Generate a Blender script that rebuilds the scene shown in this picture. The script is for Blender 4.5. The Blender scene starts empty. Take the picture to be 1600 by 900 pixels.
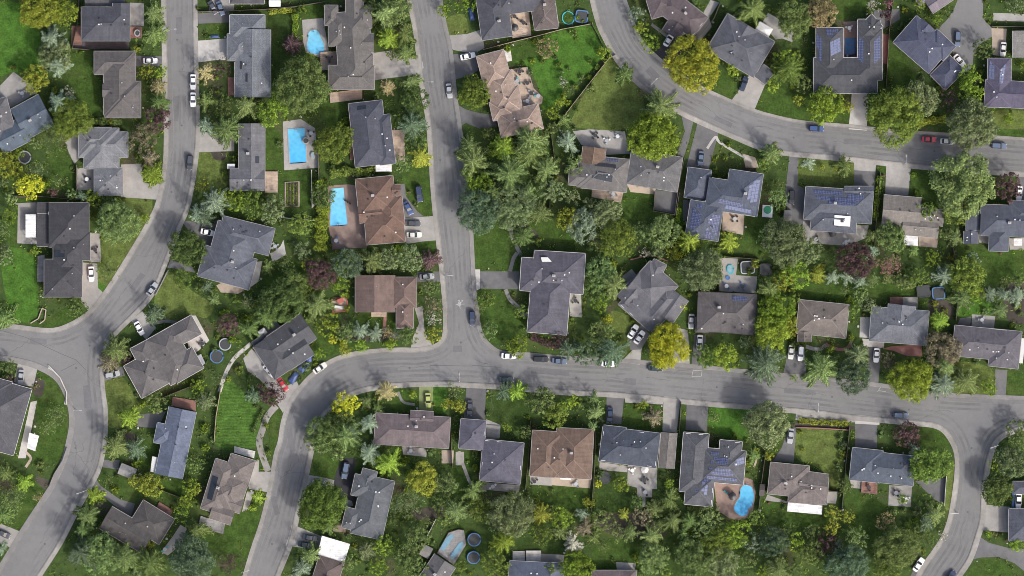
import bpy, math, random
import numpy as np
from mathutils import Vector, Matrix

random.seed(7)
rng = np.random.default_rng(7)
SC = bpy.context.scene
COL = SC.collection

# ---------------------------------------------------------------- camera, sky, sun, exposure
CAM_H = 1200.0          # metres above the ground, looking straight down
M_PX = 0.2              # metres on the ground per photo pixel (320 m across)
cam_d = bpy.data.cameras.new("camera")
cam = bpy.data.objects.new("camera", cam_d)
COL.objects.link(cam)
cam.location = (0, 0, CAM_H)
cam.rotation_euler = (0, 0, 0)
cam_d.sensor_width = 36.0
cam_d.lens = 36.0 * CAM_H / 320.0
cam_d.clip_start = 10.0
cam_d.clip_end = 6000.0
SC.camera = cam

SUN_EL = math.radians(40)
SUN_AZ = math.atan2(0.66, -0.75)        # clockwise from north; the sun stands in the south-east
world = bpy.data.worlds.new("World")
SC.world = world
world.use_nodes = True
wnt = world.node_tree
bg = wnt.nodes["Background"]
sky = wnt.nodes.new("ShaderNodeTexSky")
sky.sky_type = 'NISHITA'
sky.sun_disc = False
sky.sun_elevation = SUN_EL
sky.sun_rotation = SUN_AZ
sky.dust_density = 5.0
sky.air_density = 0.8
sky.ozone_density = 0.7
wnt.links.new(sky.outputs[0], bg.inputs[0])
bg.inputs[1].default_value = 0.15
sun_d = bpy.data.lights.new("sun", 'SUN')
sun_d.energy = 2.0
sun_d.angle = math.radians(4.0)
sun_d.color = (1.0, 0.98, 0.945)
sun = bpy.data.objects.new("sun", sun_d)
COL.objects.link(sun)
to_sun = Vector((math.sin(SUN_AZ) * math.cos(SUN_EL), math.cos(SUN_AZ) * math.cos(SUN_EL), math.sin(SUN_EL)))
sun.rotation_euler = to_sun.to_track_quat('Z', 'Y').to_euler()
sun.location = to_sun * 500
SC.view_settings.view_transform = 'Standard'
SC.view_settings.look = 'None'
SC.view_settings.exposure = 0.98
SC.view_settings.gamma = 1.0
SC.view_settings.use_curve_mapping = False
SC.cycles.filter_width = 0.9
SC.cycles.use_denoising = True
SC.cycles.max_bounces = 5
SC.cycles.diffuse_bounces = 3
SC.cycles.glossy_bounces = 2
SC.cycles.transmission_bounces = 2
SC.cycles.transparent_max_bounces = 4

# ---------------------------------------------------------------- helpers
def W(x, y, z=0.0):
    """photo pixel -> point of the place at height z (the photo is a survey picture from straight above)"""
    f = (CAM_H - z) / CAM_H
    return ((x - 800) * M_PX * f, (450 - y) * M_PX * f)

def lin(c):
    return tuple(((v / 255) / 12.92 if v / 255 <= 0.04045 else ((v / 255 + 0.055) / 1.055) ** 2.4) for v in c)

K = 2.0
def alb(r, g, b):
    return tuple(min(0.8, v / K) for v in lin((r, g, b)))

class MB:
    def __init__(self):
        self.v, self.f, self.m, self.uv = [], [], [], []
    def add(self, verts, faces, mi=0):
        o = len(self.v)
        self.v.extend([tuple(p) for p in verts])
        for f in faces:
            self.f.append([o + i for i in f]); self.m.append(mi)
    def box(self, c, h, rot=0.0, mi=0):
        cs, sn = math.cos(rot), math.sin(rot)
        vs = []
        for dz in (-1, 1):
            for dx, dy in ((-1, -1), (1, -1), (1, 1), (-1, 1)):
                x, y = dx * h[0], dy * h[1]
                vs.append((c[0] + x * cs - y * sn, c[1] + x * sn + y * cs, c[2] + dz * h[2]))
        self.add(vs, [(3, 2, 1, 0), (4, 5, 6, 7), (0, 1, 5, 4), (1, 2, 6, 5), (2, 3, 7, 6), (3, 0, 4, 7)], mi)
    def beam(self, a, b, w, h, mi=0):
        """a box from a to b, w wide and h high"""
        a, b = Vector(a), Vector(b)
        d = b - a
        n = Vector((-d.y, d.x, 0))
        n = n.normalized() if n.length > 1e-6 else Vector((1, 0, 0))
        up = d.normalized().cross(n) * -1
        n *= w / 2; up = up * (h / 2)
        if up.z < 0: up = -up
        vs = [a - n - up, a + n - up, a + n + up, a - n + up, b - n - up, b + n - up, b + n + up, b - n + up]
        self.add(vs, [(0, 1, 2, 3), (7, 6, 5, 4), (0, 4, 5, 1), (1, 5, 6, 2), (2, 6, 7, 3), (3, 7, 4, 0)], mi)
    def tube(self, pts, radii, n=8, mi=0, cap=True):
        rings = []
        for i, p in enumerate(pts):
            p = Vector(p)
            d = (Vector(pts[min(i + 1, len(pts) - 1)]) - Vector(pts[max(i - 1, 0)])).normalized()
            a = d.cross(Vector((0.31, 0.17, 0.93)))
            if a.length < 1e-3: a = d.cross(Vector((1, 0, 0)))
            a.normalize(); b = d.cross(a)
            rings.append([p + (a * math.cos(2 * math.pi * k / n) + b * math.sin(2 * math.pi * k / n)) * radii[i] for k in range(n)])
        vs = [v for r in rings for v in r]
        fs = []
        for i in range(len(pts) - 1):
            for k in range(n):
                k2 = (k + 1) % n
                fs.append((i * n + k, i * n + k2, (i + 1) * n + k2, (i + 1) * n + k))
        if cap:
            fs.append(tuple(range(n - 1, -1, -1)))
            fs.append(tuple((len(pts) - 1) * n + k for k in range(n)))
        self.add(vs, fs, mi)
    def disc(self, c, r, z0, z1, n=24, mi=0, sx=1.0, rot=0.0):
        pts = []
        for k in range(n):
            a = 2 * math.pi * k / n
            x, y = r * sx * math.cos(a), r * math.sin(a)
            pts.append((c[0] + x * math.cos(rot) - y * math.sin(rot), c[1] + x * math.sin(rot) + y * math.cos(rot)))
        self.prism(pts, z0, z1, mi)
    def prism(self, pts, z0, z1, mi=0):
        n = len(pts)
        a = sum(pts[i][0] * pts[(i + 1) % n][1] - pts[(i + 1) % n][0] * pts[i][1] for i in range(n))
        if a < 0: pts = pts[::-1]
        vs = [(p[0], p[1], z0) for p in pts] + [(p[0], p[1], z1) for p in pts]
        fs = [tuple(range(n, 2 * n))] + [(i, (i + 1) % n, n + (i + 1) % n, n + i) for i in range(n)]
        self.add(vs, fs, mi)
    def sheet(self, pts, z, mi=0):
        n = len(pts)
        a = sum(pts[i][0] * pts[(i + 1) % n][1] - pts[(i + 1) % n][0] * pts[i][1] for i in range(n))
        if a < 0: pts = pts[::-1]
        self.add([(p[0], p[1], z) for p in pts], [tuple(range(n))], mi)
    def strip(self, pts, off0, off1, z0, z1, mi=0):
        """a raised band along a line of points, between two offsets to its right-hand (photo) side"""
        P = [Vector((p[0], p[1])) for p in pts]
        L = []
        for i, p in enumerate(P):
            d = P[min(i + 1, len(P) - 1)] - P[max(i - 1, 0)]
            d = d.normalized() if d.length > 1e-9 else Vector((1, 0))
            n = Vector((d.y, -d.x))
            L.append((p + n * off0, p + n * off1))
        vs = []
        for a, b in L:
            vs += [(a.x, a.y, z0), (a.x, a.y, z1), (b.x, b.y, z1), (b.x, b.y, z0)]
        fs = []
        for i in range(len(L) - 1):
            o, q = 4 * i, 4 * i + 4
            fs += [(o, q, q + 1, o + 1), (o + 1, q + 1, q + 2, o + 2), (o + 2, q + 2, q + 3, o + 3)]
        fs += [(0, 1, 2, 3), tuple(4 * (len(L) - 1) + k for k in (3, 2, 1, 0))]
        self.add(vs, fs, mi)
    def mesh(self, name, mats, origin=(0, 0, 0), smooth=False):
        me = bpy.data.meshes.new(name)
        ox, oy, oz = origin
        me.from_pydata([(x - ox, y - oy, z - oz) for x, y, z in self.v], [], self.f)
        for m in mats: me.materials.append(m)
        if len(mats) > 1: me.polygons.foreach_set("material_index", self.m)
        if smooth: me.polygons.foreach_set("use_smooth", [True] * len(self.f))
        me.update()
        return me
    def build(self, name, mats, parent=None, origin=(0, 0, 0), smooth=False):
        if not isinstance(mats, (list, tuple)): mats = [mats]
        o = bpy.data.objects.new(name, self.mesh(name, mats, origin, smooth))
        COL.objects.link(o)
        if parent is not None: o.parent = parent
        return o

def obj(name, me, parent=None):
    o = bpy.data.objects.new(name, me); COL.objects.link(o)
    if parent is not None: o.parent = parent
    return o

def thing(name, label, cat, loc=(0, 0, 0), rz=0.0, group=None):
    o = bpy.data.objects.new(name, None); COL.objects.link(o)
    o.location = loc; o.rotation_euler = (0, 0, rz); o.empty_display_size = 0.3
    tag(o, label, cat, group)
    return o

def tag(o, label=None, cat=None, group=None, kind=None):
    if label: o["label"] = label
    if cat: o["category"] = cat
    if group: o["group"] = group
    if kind: o["kind"] = kind
    return o

def copy_tree(o, parent=None):
    c = o.copy(); COL.objects.link(c)
    if parent is not None: c.parent = parent
    for ch in list(o.children): copy_tree(ch, c)
    return c

def smooth(pts, k=4, closed=False):
    P = [Vector(p) for p in pts]; n = len(P); out = []
    rngi = range(n if closed else n - 1)
    for i in rngi:
        if closed: a, b, c, d = P[(i - 1) % n], P[i], P[(i + 1) % n], P[(i + 2) % n]
        else: a, b, c, d = P[max(i - 1, 0)], P[i], P[i + 1], P[min(i + 2, n - 1)]
        for j in range(k):
            t = j / k
            out.append(0.5 * ((2 * b) + (c - a) * t + (2 * a - 5 * b + 4 * c - d) * t * t + (3 * b - a - 3 * c + d) * t ** 3))
    if not closed: out.append(P[-1])
    return [(p.x, p.y) for p in out]

def inside(pts, poly):
    """numpy points (N,2) inside a polygon"""
    x, y = pts[:, 0], pts[:, 1]; r = np.zeros(len(pts), bool); n = len(poly)
    for i in range(n):
        x1, y1 = poly[i]; x2, y2 = poly[(i + 1) % n]
        if y1 == y2: continue
        c = ((y1 > y) != (y2 > y)) & (x < (x2 - x1) * (y - y1) / (y2 - y1) + x1)
        r ^= c
    return r

# ---------------------------------------------------------------- materials
def new_mat(name):
    m = bpy.data.materials.new(name); m.use_nodes = True
    nt = m.node_tree
    return m, nt, nt.nodes["Principled BSDF"]

def noise(nt, scale, detail=4, rough=0.6, coord='Object', stretch=None, dist=0.0):
    tc = nt.nodes.new("ShaderNodeTexCoord")
    n = nt.nodes.new("ShaderNodeTexNoise")
    n.inputs["Scale"].default_value = scale; n.inputs["Detail"].default_value = detail
    n.inputs["Roughness"].default_value = rough; n.inputs["Distortion"].default_value = dist
    src = tc.outputs[coord]
    if coord == 'World':
        pass
    if stretch:
        mp = nt.nodes.new("ShaderNodeMapping"); mp.inputs["Scale"].default_value = stretch
        nt.links.new(src, mp.inputs[0]); src = mp.outputs[0]
    nt.links.new(src, n.inputs["Vector"])
    return n.outputs["Fac"]

def ramp(nt, fac, stops):
    r = nt.nodes.new("ShaderNodeValToRGB")
    e = r.color_ramp.elements
    while len(e) < len(stops): e.new(0.5)
    for k, (p, c) in enumerate(stops):
        e[k].position = p; e[k].color = (c[0], c[1], c[2], 1) if not isinstance(c, (int, float)) else (c, c, c, 1)
    nt.links.new(fac, r.inputs[0])
    return r.outputs[0]

def mix(nt, a, b, fac, mode='MIX'):
    m = nt.nodes.new("ShaderNodeMix"); m.data_type = 'RGBA'; m.blend_type = mode
    for sock, v in ((m.inputs["Factor"], fac), (m.inputs[6], a), (m.inputs[7], b)):
        if hasattr(v, "default_value") or hasattr(v, "is_linked"): nt.links.new(v, sock)
        elif isinstance(v, (int, float)) and sock.type == 'VALUE': sock.default_value = v
        else:
            sock.default_value = (v[0], v[1], v[2], 1) if not isinstance(v, (int, float)) else (v, v, v, 1)
    return m.outputs[2]

def plain(name, c, rough=0.6, metal=0.0, var=0.12, scale=3.0):
    m, nt, b = new_mat(name)
    n = noise(nt, scale)
    col = ramp(nt, n, [(0.25, [v * (1 - var) for v in c]), (0.75, [min(0.95, v * (1 + var)) for v in c])])
    nt.links.new(col, b.inputs["Base Color"])
    b.inputs["Roughness"].default_value = rough; b.inputs["Metallic"].default_value = metal
    return m

def sc(c, k): return tuple(v * k for v in c)

def mat_shingle(name, c, mottle=0.22, seed=0.0):
    m, nt, b = new_mat(name)
    tc = nt.nodes.new("ShaderNodeTexCoord")
    uv = tc.outputs["UV"]
    def nz(scale, stretch, det=3):
        mp = nt.nodes.new("ShaderNodeMapping"); mp.inputs["Scale"].default_value = stretch
        mp.inputs["Location"].default_value = (seed, seed * 2, 0)
        nt.links.new(uv, mp.inputs[0])
        n = nt.nodes.new("ShaderNodeTexNoise"); n.inputs["Scale"].default_value = scale; n.inputs["Detail"].default_value = det
        n.inputs["Roughness"].default_value = 0.7
        nt.links.new(mp.outputs[0], n.inputs["Vector"]); return n.outputs["Fac"]
    fine = nz(2.6, (1, 1.5, 1), 4)            # single shingles of a different batch
    med = nz(0.28, (1, 1, 1), 4)
    streak = nz(0.9, (1.5, 0.14, 1), 3)       # weather streaks down the slope
    br = nt.nodes.new("ShaderNodeTexBrick")
    br.inputs["Scale"].default_value = 1.0
    br.inputs["Brick Width"].default_value = 0.9; br.inputs["Row Height"].default_value = 0.42
    br.inputs["Mortar Size"].default_value = 0.035; br.inputs["Mortar Smooth"].default_value = 0.4
    br.inputs["Color1"].default_value = (1, 1, 1, 1); br.inputs["Color2"].default_value = (0.84, 0.84, 0.85, 1)
    br.inputs["Mortar"].default_value = (0.66, 0.66, 0.66, 1)
    nt.links.new(uv, br.inputs["Vector"])
    lo, hi = 1 - mottle, 1 + mottle
    col = ramp(nt, fine, [(0.3, sc(c, lo)), (0.7, sc(c, hi))])
    col = mix(nt, col, ramp(nt, med, [(0.28, 0.72), (0.72, 1.22)]), 1.0, 'MULTIPLY')
    col = mix(nt, col, ramp(nt, streak, [(0.3, 0.82), (0.7, 1.12)]), 1.0, 'MULTIPLY')
    col = mix(nt, col, br.outputs["Color"], 0.8, 'MULTIPLY')
    nt.links.new(col, b.inputs["Base Color"])
    bu = nt.nodes.new("ShaderNodeBump"); bu.inputs["Strength"].default_value = 0.35; bu.inputs["Distance"].default_value = 0.05
    nt.links.new(fine, bu.inputs["Height"]); nt.links.new(bu.outputs[0], b.inputs["Normal"])
    b.inputs["Roughness"].default_value = 0.85; b.inputs["Specular IOR Level"].default_value = 0.3
    return m

def mat_leaf(name, c, var=0.45, trans=0.34, hue=0.015, low=None, nscale=1.3):
    m = bpy.data.materials.new(name); m.use_nodes = True
    nt = m.node_tree; nt.nodes.clear()
    out = nt.nodes.new("ShaderNodeOutputMaterial")
    oi = nt.nodes.new("ShaderNodeObjectInfo")
    geo = nt.nodes.new("ShaderNodeNewGeometry")
    n = noise(nt, nscale, 3)
    a = low or sc(c, 1 - var); d = sc(c, 1 + var)
    base = ramp(nt, n, [(0.3, a), (0.7, (d[0] * 1.08, d[1] * 1.02, d[2] * 0.85))])
    isl = ramp(nt, geo.outputs["Random Per Island"], [(0.0, 0.62), (1.0, 1.38)])
    base = mix(nt, base, isl, 1.0, 'MULTIPLY')
    hs = nt.nodes.new("ShaderNodeHueSaturation")
    mr = nt.nodes.new("ShaderNodeMapRange"); mr.inputs[3].default_value = 0.5 - hue; mr.inputs[4].default_value = 0.5 + hue
    nt.links.new(oi.outputs["Random"], mr.inputs[0]); nt.links.new(mr.outputs[0], hs.inputs["Hue"])
    mv = nt.nodes.new("ShaderNodeMapRange"); mv.inputs[3].default_value = 0.78; mv.inputs[4].default_value = 1.25
    sq = nt.nodes.new("ShaderNodeMath"); sq.operation = 'FRACT'
    mu = nt.nodes.new("ShaderNodeMath"); mu.operation = 'MULTIPLY'; mu.inputs[1].default_value = 7.13
    nt.links.new(oi.outputs["Random"], mu.inputs[0]); nt.links.new(mu.outputs[0], sq.inputs[0]); nt.links.new(sq.outputs[0], mv.inputs[0])
    nt.links.new(mv.outputs[0], hs.inputs["Value"]); nt.links.new(base, hs.inputs["Color"])
    df = nt.nodes.new("ShaderNodeBsdfDiffuse"); tr = nt.nodes.new("ShaderNodeBsdfTranslucent")
    mx = nt.nodes.new("ShaderNodeMixShader"); mx.inputs[0].default_value = trans
    nt.links.new(hs.outputs[0], df.inputs[0]); nt.links.new(hs.outputs[0], tr.inputs[0])
    nt.links.new(df.outputs[0], mx.inputs[1]); nt.links.new(tr.outputs[0], mx.inputs[2])
    nt.links.new(mx.outputs[0], out.inputs[0])
    return m

def mat_ground():
    m, nt, b = new_mat("garden_ground")
    n1 = noise(nt, 0.09, 5, 0.65); n2 = noise(nt, 0.5, 5, 0.7); n3 = noise(nt, 2.2, 4, 0.7); n4 = noise(nt, 0.035, 3)
    g = ramp(nt, n2, [(0.3, (0.022, 0.041, 0.012)), (0.55, (0.036, 0.060, 0.016)), (0.8, (0.060, 0.076, 0.026))])
    soil = ramp(nt, n3, [(0.3, (0.030, 0.026, 0.018)), (0.7, (0.085, 0.068, 0.048))])
    col = mix(nt, g, soil, ramp(nt, n1, [(0.56, 0.0), (0.66, 0.75)]))
    col = mix(nt, col, ramp(nt, n3, [(0.25, 0.68), (0.75, 1.32)]), 1.0, 'MULTIPLY')
    col = mix(nt, col, (0.075, 0.08, 0.025), ramp(nt, n4, [(0.55, 0.0), (0.75, 0.5)]))
    nt.links.new(col, b.inputs["Base Color"]); b.inputs["Roughness"].default_value = 0.95
    b.inputs["Specular IOR Level"].default_value = 0.1
    return m

def mat_lawn(name, c, dry=0.3, stripe=0.0):
    m, nt, b = new_mat(name)
    n1 = noise(nt, 0.14, 4, 0.6); n2 = noise(nt, 1.6, 5, 0.75); n3 = noise(nt, 0.4, 4)
    col = ramp(nt, n2, [(0.25, sc(c, 0.66)), (0.75, sc(c, 1.32))])
    col = mix(nt, col, (0.075, 0.078, 0.028), ramp(nt, n1, [(0.48, 0.0), (0.75, dry)]))
    col = mix(nt, col, ramp(nt, n3, [(0.3, 0.62), (0.7, 1.28)]), 1.0, 'MULTIPLY')
    if stripe:
        tc = nt.nodes.new("ShaderNodeTexCoord"); w = nt.nodes.new("ShaderNodeTexWave")
        w.inputs["Scale"].default_value = 0.32; w.inputs["Distortion"].default_value = 5.0; w.inputs["Detail"].default_value = 2
        w.bands_direction = 'Y'; w.inputs["Detail Scale"].default_value = 2.0
        nt.links.new(tc.outputs["Object"], w.inputs[0])
        col = mix(nt, col, ramp(nt, w.outputs[1], [(0.2, 1 - stripe), (0.8, 1 + stripe)]), 1.0, 'MULTIPLY')
    nt.links.new(col, b.inputs["Base Color"]); b.inputs["Roughness"].default_value = 0.95
    b.inputs["Specular IOR Level"].default_value = 0.1
    return m

def mat_paving(name, c, stain=0.25, cracks=0.0, big=0.06):
    m, nt, b = new_mat(name)
    n1 = noise(nt, big, 5, 0.6); n2 = noise(nt, 0.5, 5, 0.65); n3 = noise(nt, 5.0, 3, 0.7)
    col = ramp(nt, n2, [(0.25, sc(c, 1 - stain * 0.6)), (0.75, sc(c, 1 + stain * 0.6))])
    col = mix(nt, col, ramp(nt, n1, [(0.3, 1 - stain), (0.7, 1 + stain * 0.6)]), 1.0, 'MULTIPLY')
    col = mix(nt, col, ramp(nt, n3, [(0.3, 0.93), (0.7, 1.06)]), 1.0, 'MULTIPLY')
    if cracks:
        tc = nt.nodes.new("ShaderNodeTexCoord")
        nn = nt.nodes.new("ShaderNodeTexNoise"); nn.inputs["Scale"].default_value = 0.25; nn.inputs["Detail"].default_value = 4
        nt.links.new(tc.outputs["Object"], nn.inputs["Vector"])
        ad = nt.nodes.new("ShaderNodeMix"); ad.data_type = 'RGBA'; ad.blend_type = 'LINEAR_LIGHT'; ad.inputs[0].default_value = 0.9
        mp = nt.nodes.new("ShaderNodeMapping"); mp.inputs["Scale"].default_value = (0.075, 0.075, 0.075)
        nt.links.new(tc.outputs["Object"], mp.inputs[0])
        sc_ = nt.nodes.new("ShaderNodeVectorMath"); sc_.operation = 'SCALE'; sc_.inputs[3].default_value = 0.35
        nt.links.new(nn.outputs["Color"], sc_.inputs[0])
        av = nt.nodes.new("ShaderNodeVectorMath"); av.operation = 'ADD'
        nt.links.new(mp.outputs[0], av.inputs[0]); nt.links.new(sc_.outputs[0], av.inputs[1])
        vo = nt.nodes.new("ShaderNodeTexVoronoi"); vo.feature = 'DISTANCE_TO_EDGE'; vo.inputs["Scale"].default_value = 1.0
        nt.links.new(av.outputs[0], vo.inputs["Vector"])
        nt.nodes.remove(ad)
        ck = ramp(nt, vo.outputs["Distance"], [(0.004, 1.0), (0.014, 0.0)])
        gate = ramp(nt, noise(nt, 0.045, 2), [(0.5, 0.0), (0.6, cracks)])
        col = mix(nt, col, sc(c, 0.62), mix(nt, ck, gate, 1.0, 'MULTIPLY'))
    nt.links.new(col, b.inputs["Base Color"]); b.inputs["Roughness"].default_value = 0.9
    b.inputs["Specular IOR Level"].default_value = 0.25
    return m

def mat_boards(name, c, width=0.3, rot=0.0):
    m, nt, b = new_mat(name)
    tc = nt.nodes.new("ShaderNodeTexCoord"); mp = nt.nodes.new("ShaderNodeMapping"); mp.inputs["Rotation"].default_value = (0, 0, rot)
    nt.links.new(tc.outputs["Object"], mp.inputs[0])
    br = nt.nodes.new("ShaderNodeTexBrick"); br.inputs["Scale"].default_value = 1.0
    br.inputs["Brick Width"].default_value = 3.0; br.inputs["Row Height"].default_value = width; br.inputs["Mortar Size"].default_value = 0.02
    br.inputs["Color1"].default_value = (*sc(c, 1.12), 1); br.inputs["Color2"].default_value = (*sc(c, 0.88), 1); br.inputs["Mortar"].default_value = (*sc(c, 0.4), 1)
    nt.links.new(mp.outputs[0], br.inputs["Vector"])
    col = mix(nt, br.outputs["Color"], ramp(nt, noise(nt, 0.6), [(0.3, 0.75), (0.7, 1.2)]), 1.0, 'MULTIPLY')
    nt.links.new(col, b.inputs["Base Color"]); b.inputs["Roughness"].default_value = 0.8
    return m

def mat_pool(name, c):
    m, nt, b = new_mat(name)
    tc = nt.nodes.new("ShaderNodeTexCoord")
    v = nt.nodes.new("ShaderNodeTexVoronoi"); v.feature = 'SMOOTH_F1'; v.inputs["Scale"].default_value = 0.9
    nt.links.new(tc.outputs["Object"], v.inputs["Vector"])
    col = ramp(nt, v.outputs["Distance"], [(0.1, sc(c, 0.88)), (0.8, sc(c, 1.12))])  # cell pattern paints caustic light into the water colour
    col = mix(nt, col, ramp(nt, noise(nt, 0.12, 3), [(0.35, 0.84), (0.65, 1.12)]), 1.0, 'MULTIPLY')
    sx = nt.nodes.new("ShaderNodeSeparateXYZ"); nt.links.new(tc.outputs["Object"], sx.inputs[0])
    mr = nt.nodes.new("ShaderNodeMapRange"); mr.inputs[1].default_value = -5.5; mr.inputs[2].default_value = 5.5; mr.interpolation_type = 'SMOOTHSTEP'
    nt.links.new(sx.outputs[1], mr.inputs[0])
    col = mix(nt, col, ramp(nt, mr.outputs[0], [(0.0, (0.72, 0.86, 0.95)), (1.0, (1.25, 1.12, 1.02))]), 1.0, 'MULTIPLY')   # floor slopes to the deep end
    nt.links.new(col, b.inputs["Base Color"]); b.inputs["Roughness"].default_value = 0.12
    bu = nt.nodes.new("ShaderNodeBump"); bu.inputs["Strength"].default_value = 0.15
    nt.links.new(noise(nt, 1.5, 3), bu.inputs["Height"]); nt.links.new(bu.outputs[0], b.inputs["Normal"])
    return m

def mat_solar(name="solar_cells", c=(0.045, 0.056, 0.115)):
    m, nt, b = new_mat(name)
    tc = nt.nodes.new("ShaderNodeTexCoord")
    br = nt.nodes.new("ShaderNodeTexBrick"); br.offset = 0.0
    br.inputs["Scale"].default_value = 1.0; br.inputs["Brick Width"].default_value = 0.5; br.inputs["Row Height"].default_value = 0.5
    br.inputs["Mortar Size"].default_value = 0.03
    br.inputs["Color1"].default_value = (*c, 1); br.inputs["Color2"].default_value = (*sc(c, 0.8), 1)
    br.inputs["Mortar"].default_value = (0.13, 0.14, 0.20, 1)
    nt.links.new(tc.outputs["UV"], br.inputs["Vector"])
    nt.links.new(br.outputs["Color"], b.inputs["Base Color"]); b.inputs["Roughness"].default_value = 0.25
    b.inputs["Specular IOR Level"].default_value = 0.6
    return m

MAT = {}
MAT["white"] = plain("white_paint", (0.52, 0.52, 0.51), 0.5, var=0.08)
MAT["whiteroof"] = mat_boards("white_ribbed_roofing", (0.50, 0.50, 0.495), 0.6)
MAT["offwhite"] = plain("offwhite_panel", (0.40, 0.40, 0.39), 0.5, var=0.08)
MAT["trim"] = plain("trim_paint", (0.24, 0.237, 0.233), 0.6)
MAT["dark"] = plain("dark_plastic", (0.02, 0.02, 0.022), 0.5)
MAT["glass"] = plain("window_glass", (0.02, 0.025, 0.03), 0.08)
MAT["metal"] = plain("galvanised_metal", (0.35, 0.36, 0.37), 0.45, 0.6)
MAT["bark"] = plain("bark", (0.085, 0.065, 0.05), 0.9, var=0.4, scale=6)
MAT["siding"] = plain("siding", (0.42, 0.40, 0.36), 0.7)
MAT["stucco"] = plain("stucco", (0.50, 0.47, 0.42), 0.8)
MAT["brick"] = plain("red_brick", (0.24, 0.12, 0.085), 0.85, var=0.3, scale=8)
MAT["fence"] = plain("weathered_cedar", (0.085, 0.068, 0.052), 0.85, var=0.35, scale=1.5)
MAT["fence_tan"] = plain("tan_cedar", (0.22, 0.18, 0.13), 0.85, var=0.25, scale=1.5)
MAT["fence_pale"] = plain("pale_fence_boards", (0.40, 0.39, 0.37), 0.8, var=0.2, scale=1.5)
MAT["tyre"] = plain("rubber", (0.015, 0.015, 0.016), 0.8)
MAT["asphalt"] = mat_paving("road_asphalt", (0.131, 0.131, 0.131), 0.14, 0.55, 0.03)
MAT["drive"] = mat_paving("driveway_asphalt", (0.098, 0.098, 0.100), 0.28)
MAT["black"] = mat_paving("fresh_black_asphalt", (0.030, 0.030, 0.034), 0.3)
MAT["concrete"] = mat_paving("concrete_paving", (0.23, 0.222, 0.208), 0.26)
MAT["pale"] = mat_paving("pale_concrete", (0.33, 0.32, 0.30), 0.22)
MAT["walk"] = mat_paving("sidewalk_concrete", (0.215, 0.206, 0.190), 0.36)
MAT["walk_dark"] = mat_paving("old_sidewalk_concrete", (0.16, 0.156, 0.150), 0.25)
MAT["kerb"] = mat_paving("kerb_concrete", (0.165, 0.162, 0.155), 0.4)
MAT["terracotta"] = mat_paving("terracotta_paving", (0.195, 0.143, 0.122), 0.3)
MAT["tanpave"] = mat_paving("tan_paving", (0.30, 0.25, 0.20), 0.25)
MAT["redpave"] = mat_paving("red_paving", (0.21, 0.105, 0.09), 0.25)
MAT["mosspave"] = mat_paving("mossy_paving", (0.15, 0.18, 0.075), 0.25)
MAT["soil"] = mat_paving("bark_mulch", (0.050, 0.043, 0.035), 0.5)
MAT["tandeck"] = mat_boards("tan_deck_boards", (0.30, 0.235, 0.18))
MAT["reddeck"] = mat_boards("red_deck_boards", (0.17, 0.085, 0.065))
MAT["graydeck"] = mat_boards("grey_deck_boards", (0.17, 0.168, 0.165))
MAT["paledeck"] = mat_boards("pale_deck_boards", (0.40, 0.39, 0.365))
MAT["darkdeck"] = mat_boards("dark_deck_boards", (0.055, 0.045, 0.045))
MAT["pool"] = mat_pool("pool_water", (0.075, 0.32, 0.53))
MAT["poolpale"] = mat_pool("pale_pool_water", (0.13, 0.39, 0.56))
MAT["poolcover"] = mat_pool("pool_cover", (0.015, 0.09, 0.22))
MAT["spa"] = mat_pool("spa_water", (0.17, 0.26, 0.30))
MAT["solar"] = mat_solar()
MAT["solarlight"] = mat_solar("pale_solar_cells", (0.10, 0.12, 0.20))
MAT["tramp"] = plain("trampoline_mat", (0.022, 0.026, 0.026), 0.7)
MAT["blue"] = plain("blue_vinyl", (0.045, 0.11, 0.24), 0.5)
MAT["bluetarp"] = plain("blue_tarpaulin", (0.030, 0.055, 0.15), 0.5, var=0.5, scale=1.2)
MAT["green_plastic"] = plain("green_plastic", (0.02, 0.22, 0.10), 0.4)
MAT["teal_plastic"] = plain("teal_plastic", (0.03, 0.28, 0.32), 0.4)
MAT["red_paint"] = plain("red_paint", (0.26, 0.07, 0.05), 0.6)
MAT["marking"] = plain("worn_road_paint", (0.24, 0.24, 0.235), 0.8, var=0.35, scale=2.0)
MAT["seam"] = plain("tar_seam", (0.06, 0.06, 0.062), 0.7)
MAT["grass_base"] = mat_ground()
MAT["lawn"] = mat_lawn("lawn_grass", (0.032, 0.060, 0.0115), 0.3)
MAT["lawnvivid"] = mat_lawn("vivid_lawn_grass", (0.041, 0.096, 0.014), 0.14, 0.0)
MAT["lawnstripe"] = mat_lawn("mown_striped_grass", (0.043, 0.090, 0.016), 0.15, 0.15)
MAT["lawndark"] = mat_lawn("shade_toned_lawn_grass", (0.025, 0.046, 0.0105), 0.2)  # darker copy of the lawn, shade put into its green
MAT["lawnolive"] = mat_lawn("dry_lawn_grass", (0.072, 0.098, 0.025), 0.5)

def mat_overlay(name, c, cover, scale, stretch=None):
    """thin worn film or repair skim: noise decides where it still covers the asphalt"""
    m, nt, b = new_mat(name)
    n = noise(nt, scale, 5, 0.65, stretch=stretch)
    f = ramp(nt, n, [(0.42, 0.0), (0.62, cover)])
    nt.links.new(f, b.inputs["Alpha"])
    b.inputs["Base Color"].default_value = (*c, 1); b.inputs["Roughness"].default_value = 0.9; b.inputs["Specular IOR Level"].default_value = 0.2
    return m
MAT["lane_dark"] = mat_overlay("tyre_darkened_asphalt", (0.085, 0.085, 0.088), 0.2, 0.10)
MAT["lane_pale"] = mat_overlay("worn_pale_asphalt", (0.20, 0.196, 0.192), 0.3, 0.08)
MAT["patch"] = mat_paving("asphalt_repair", (0.108, 0.108, 0.112), 0.2)

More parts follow.
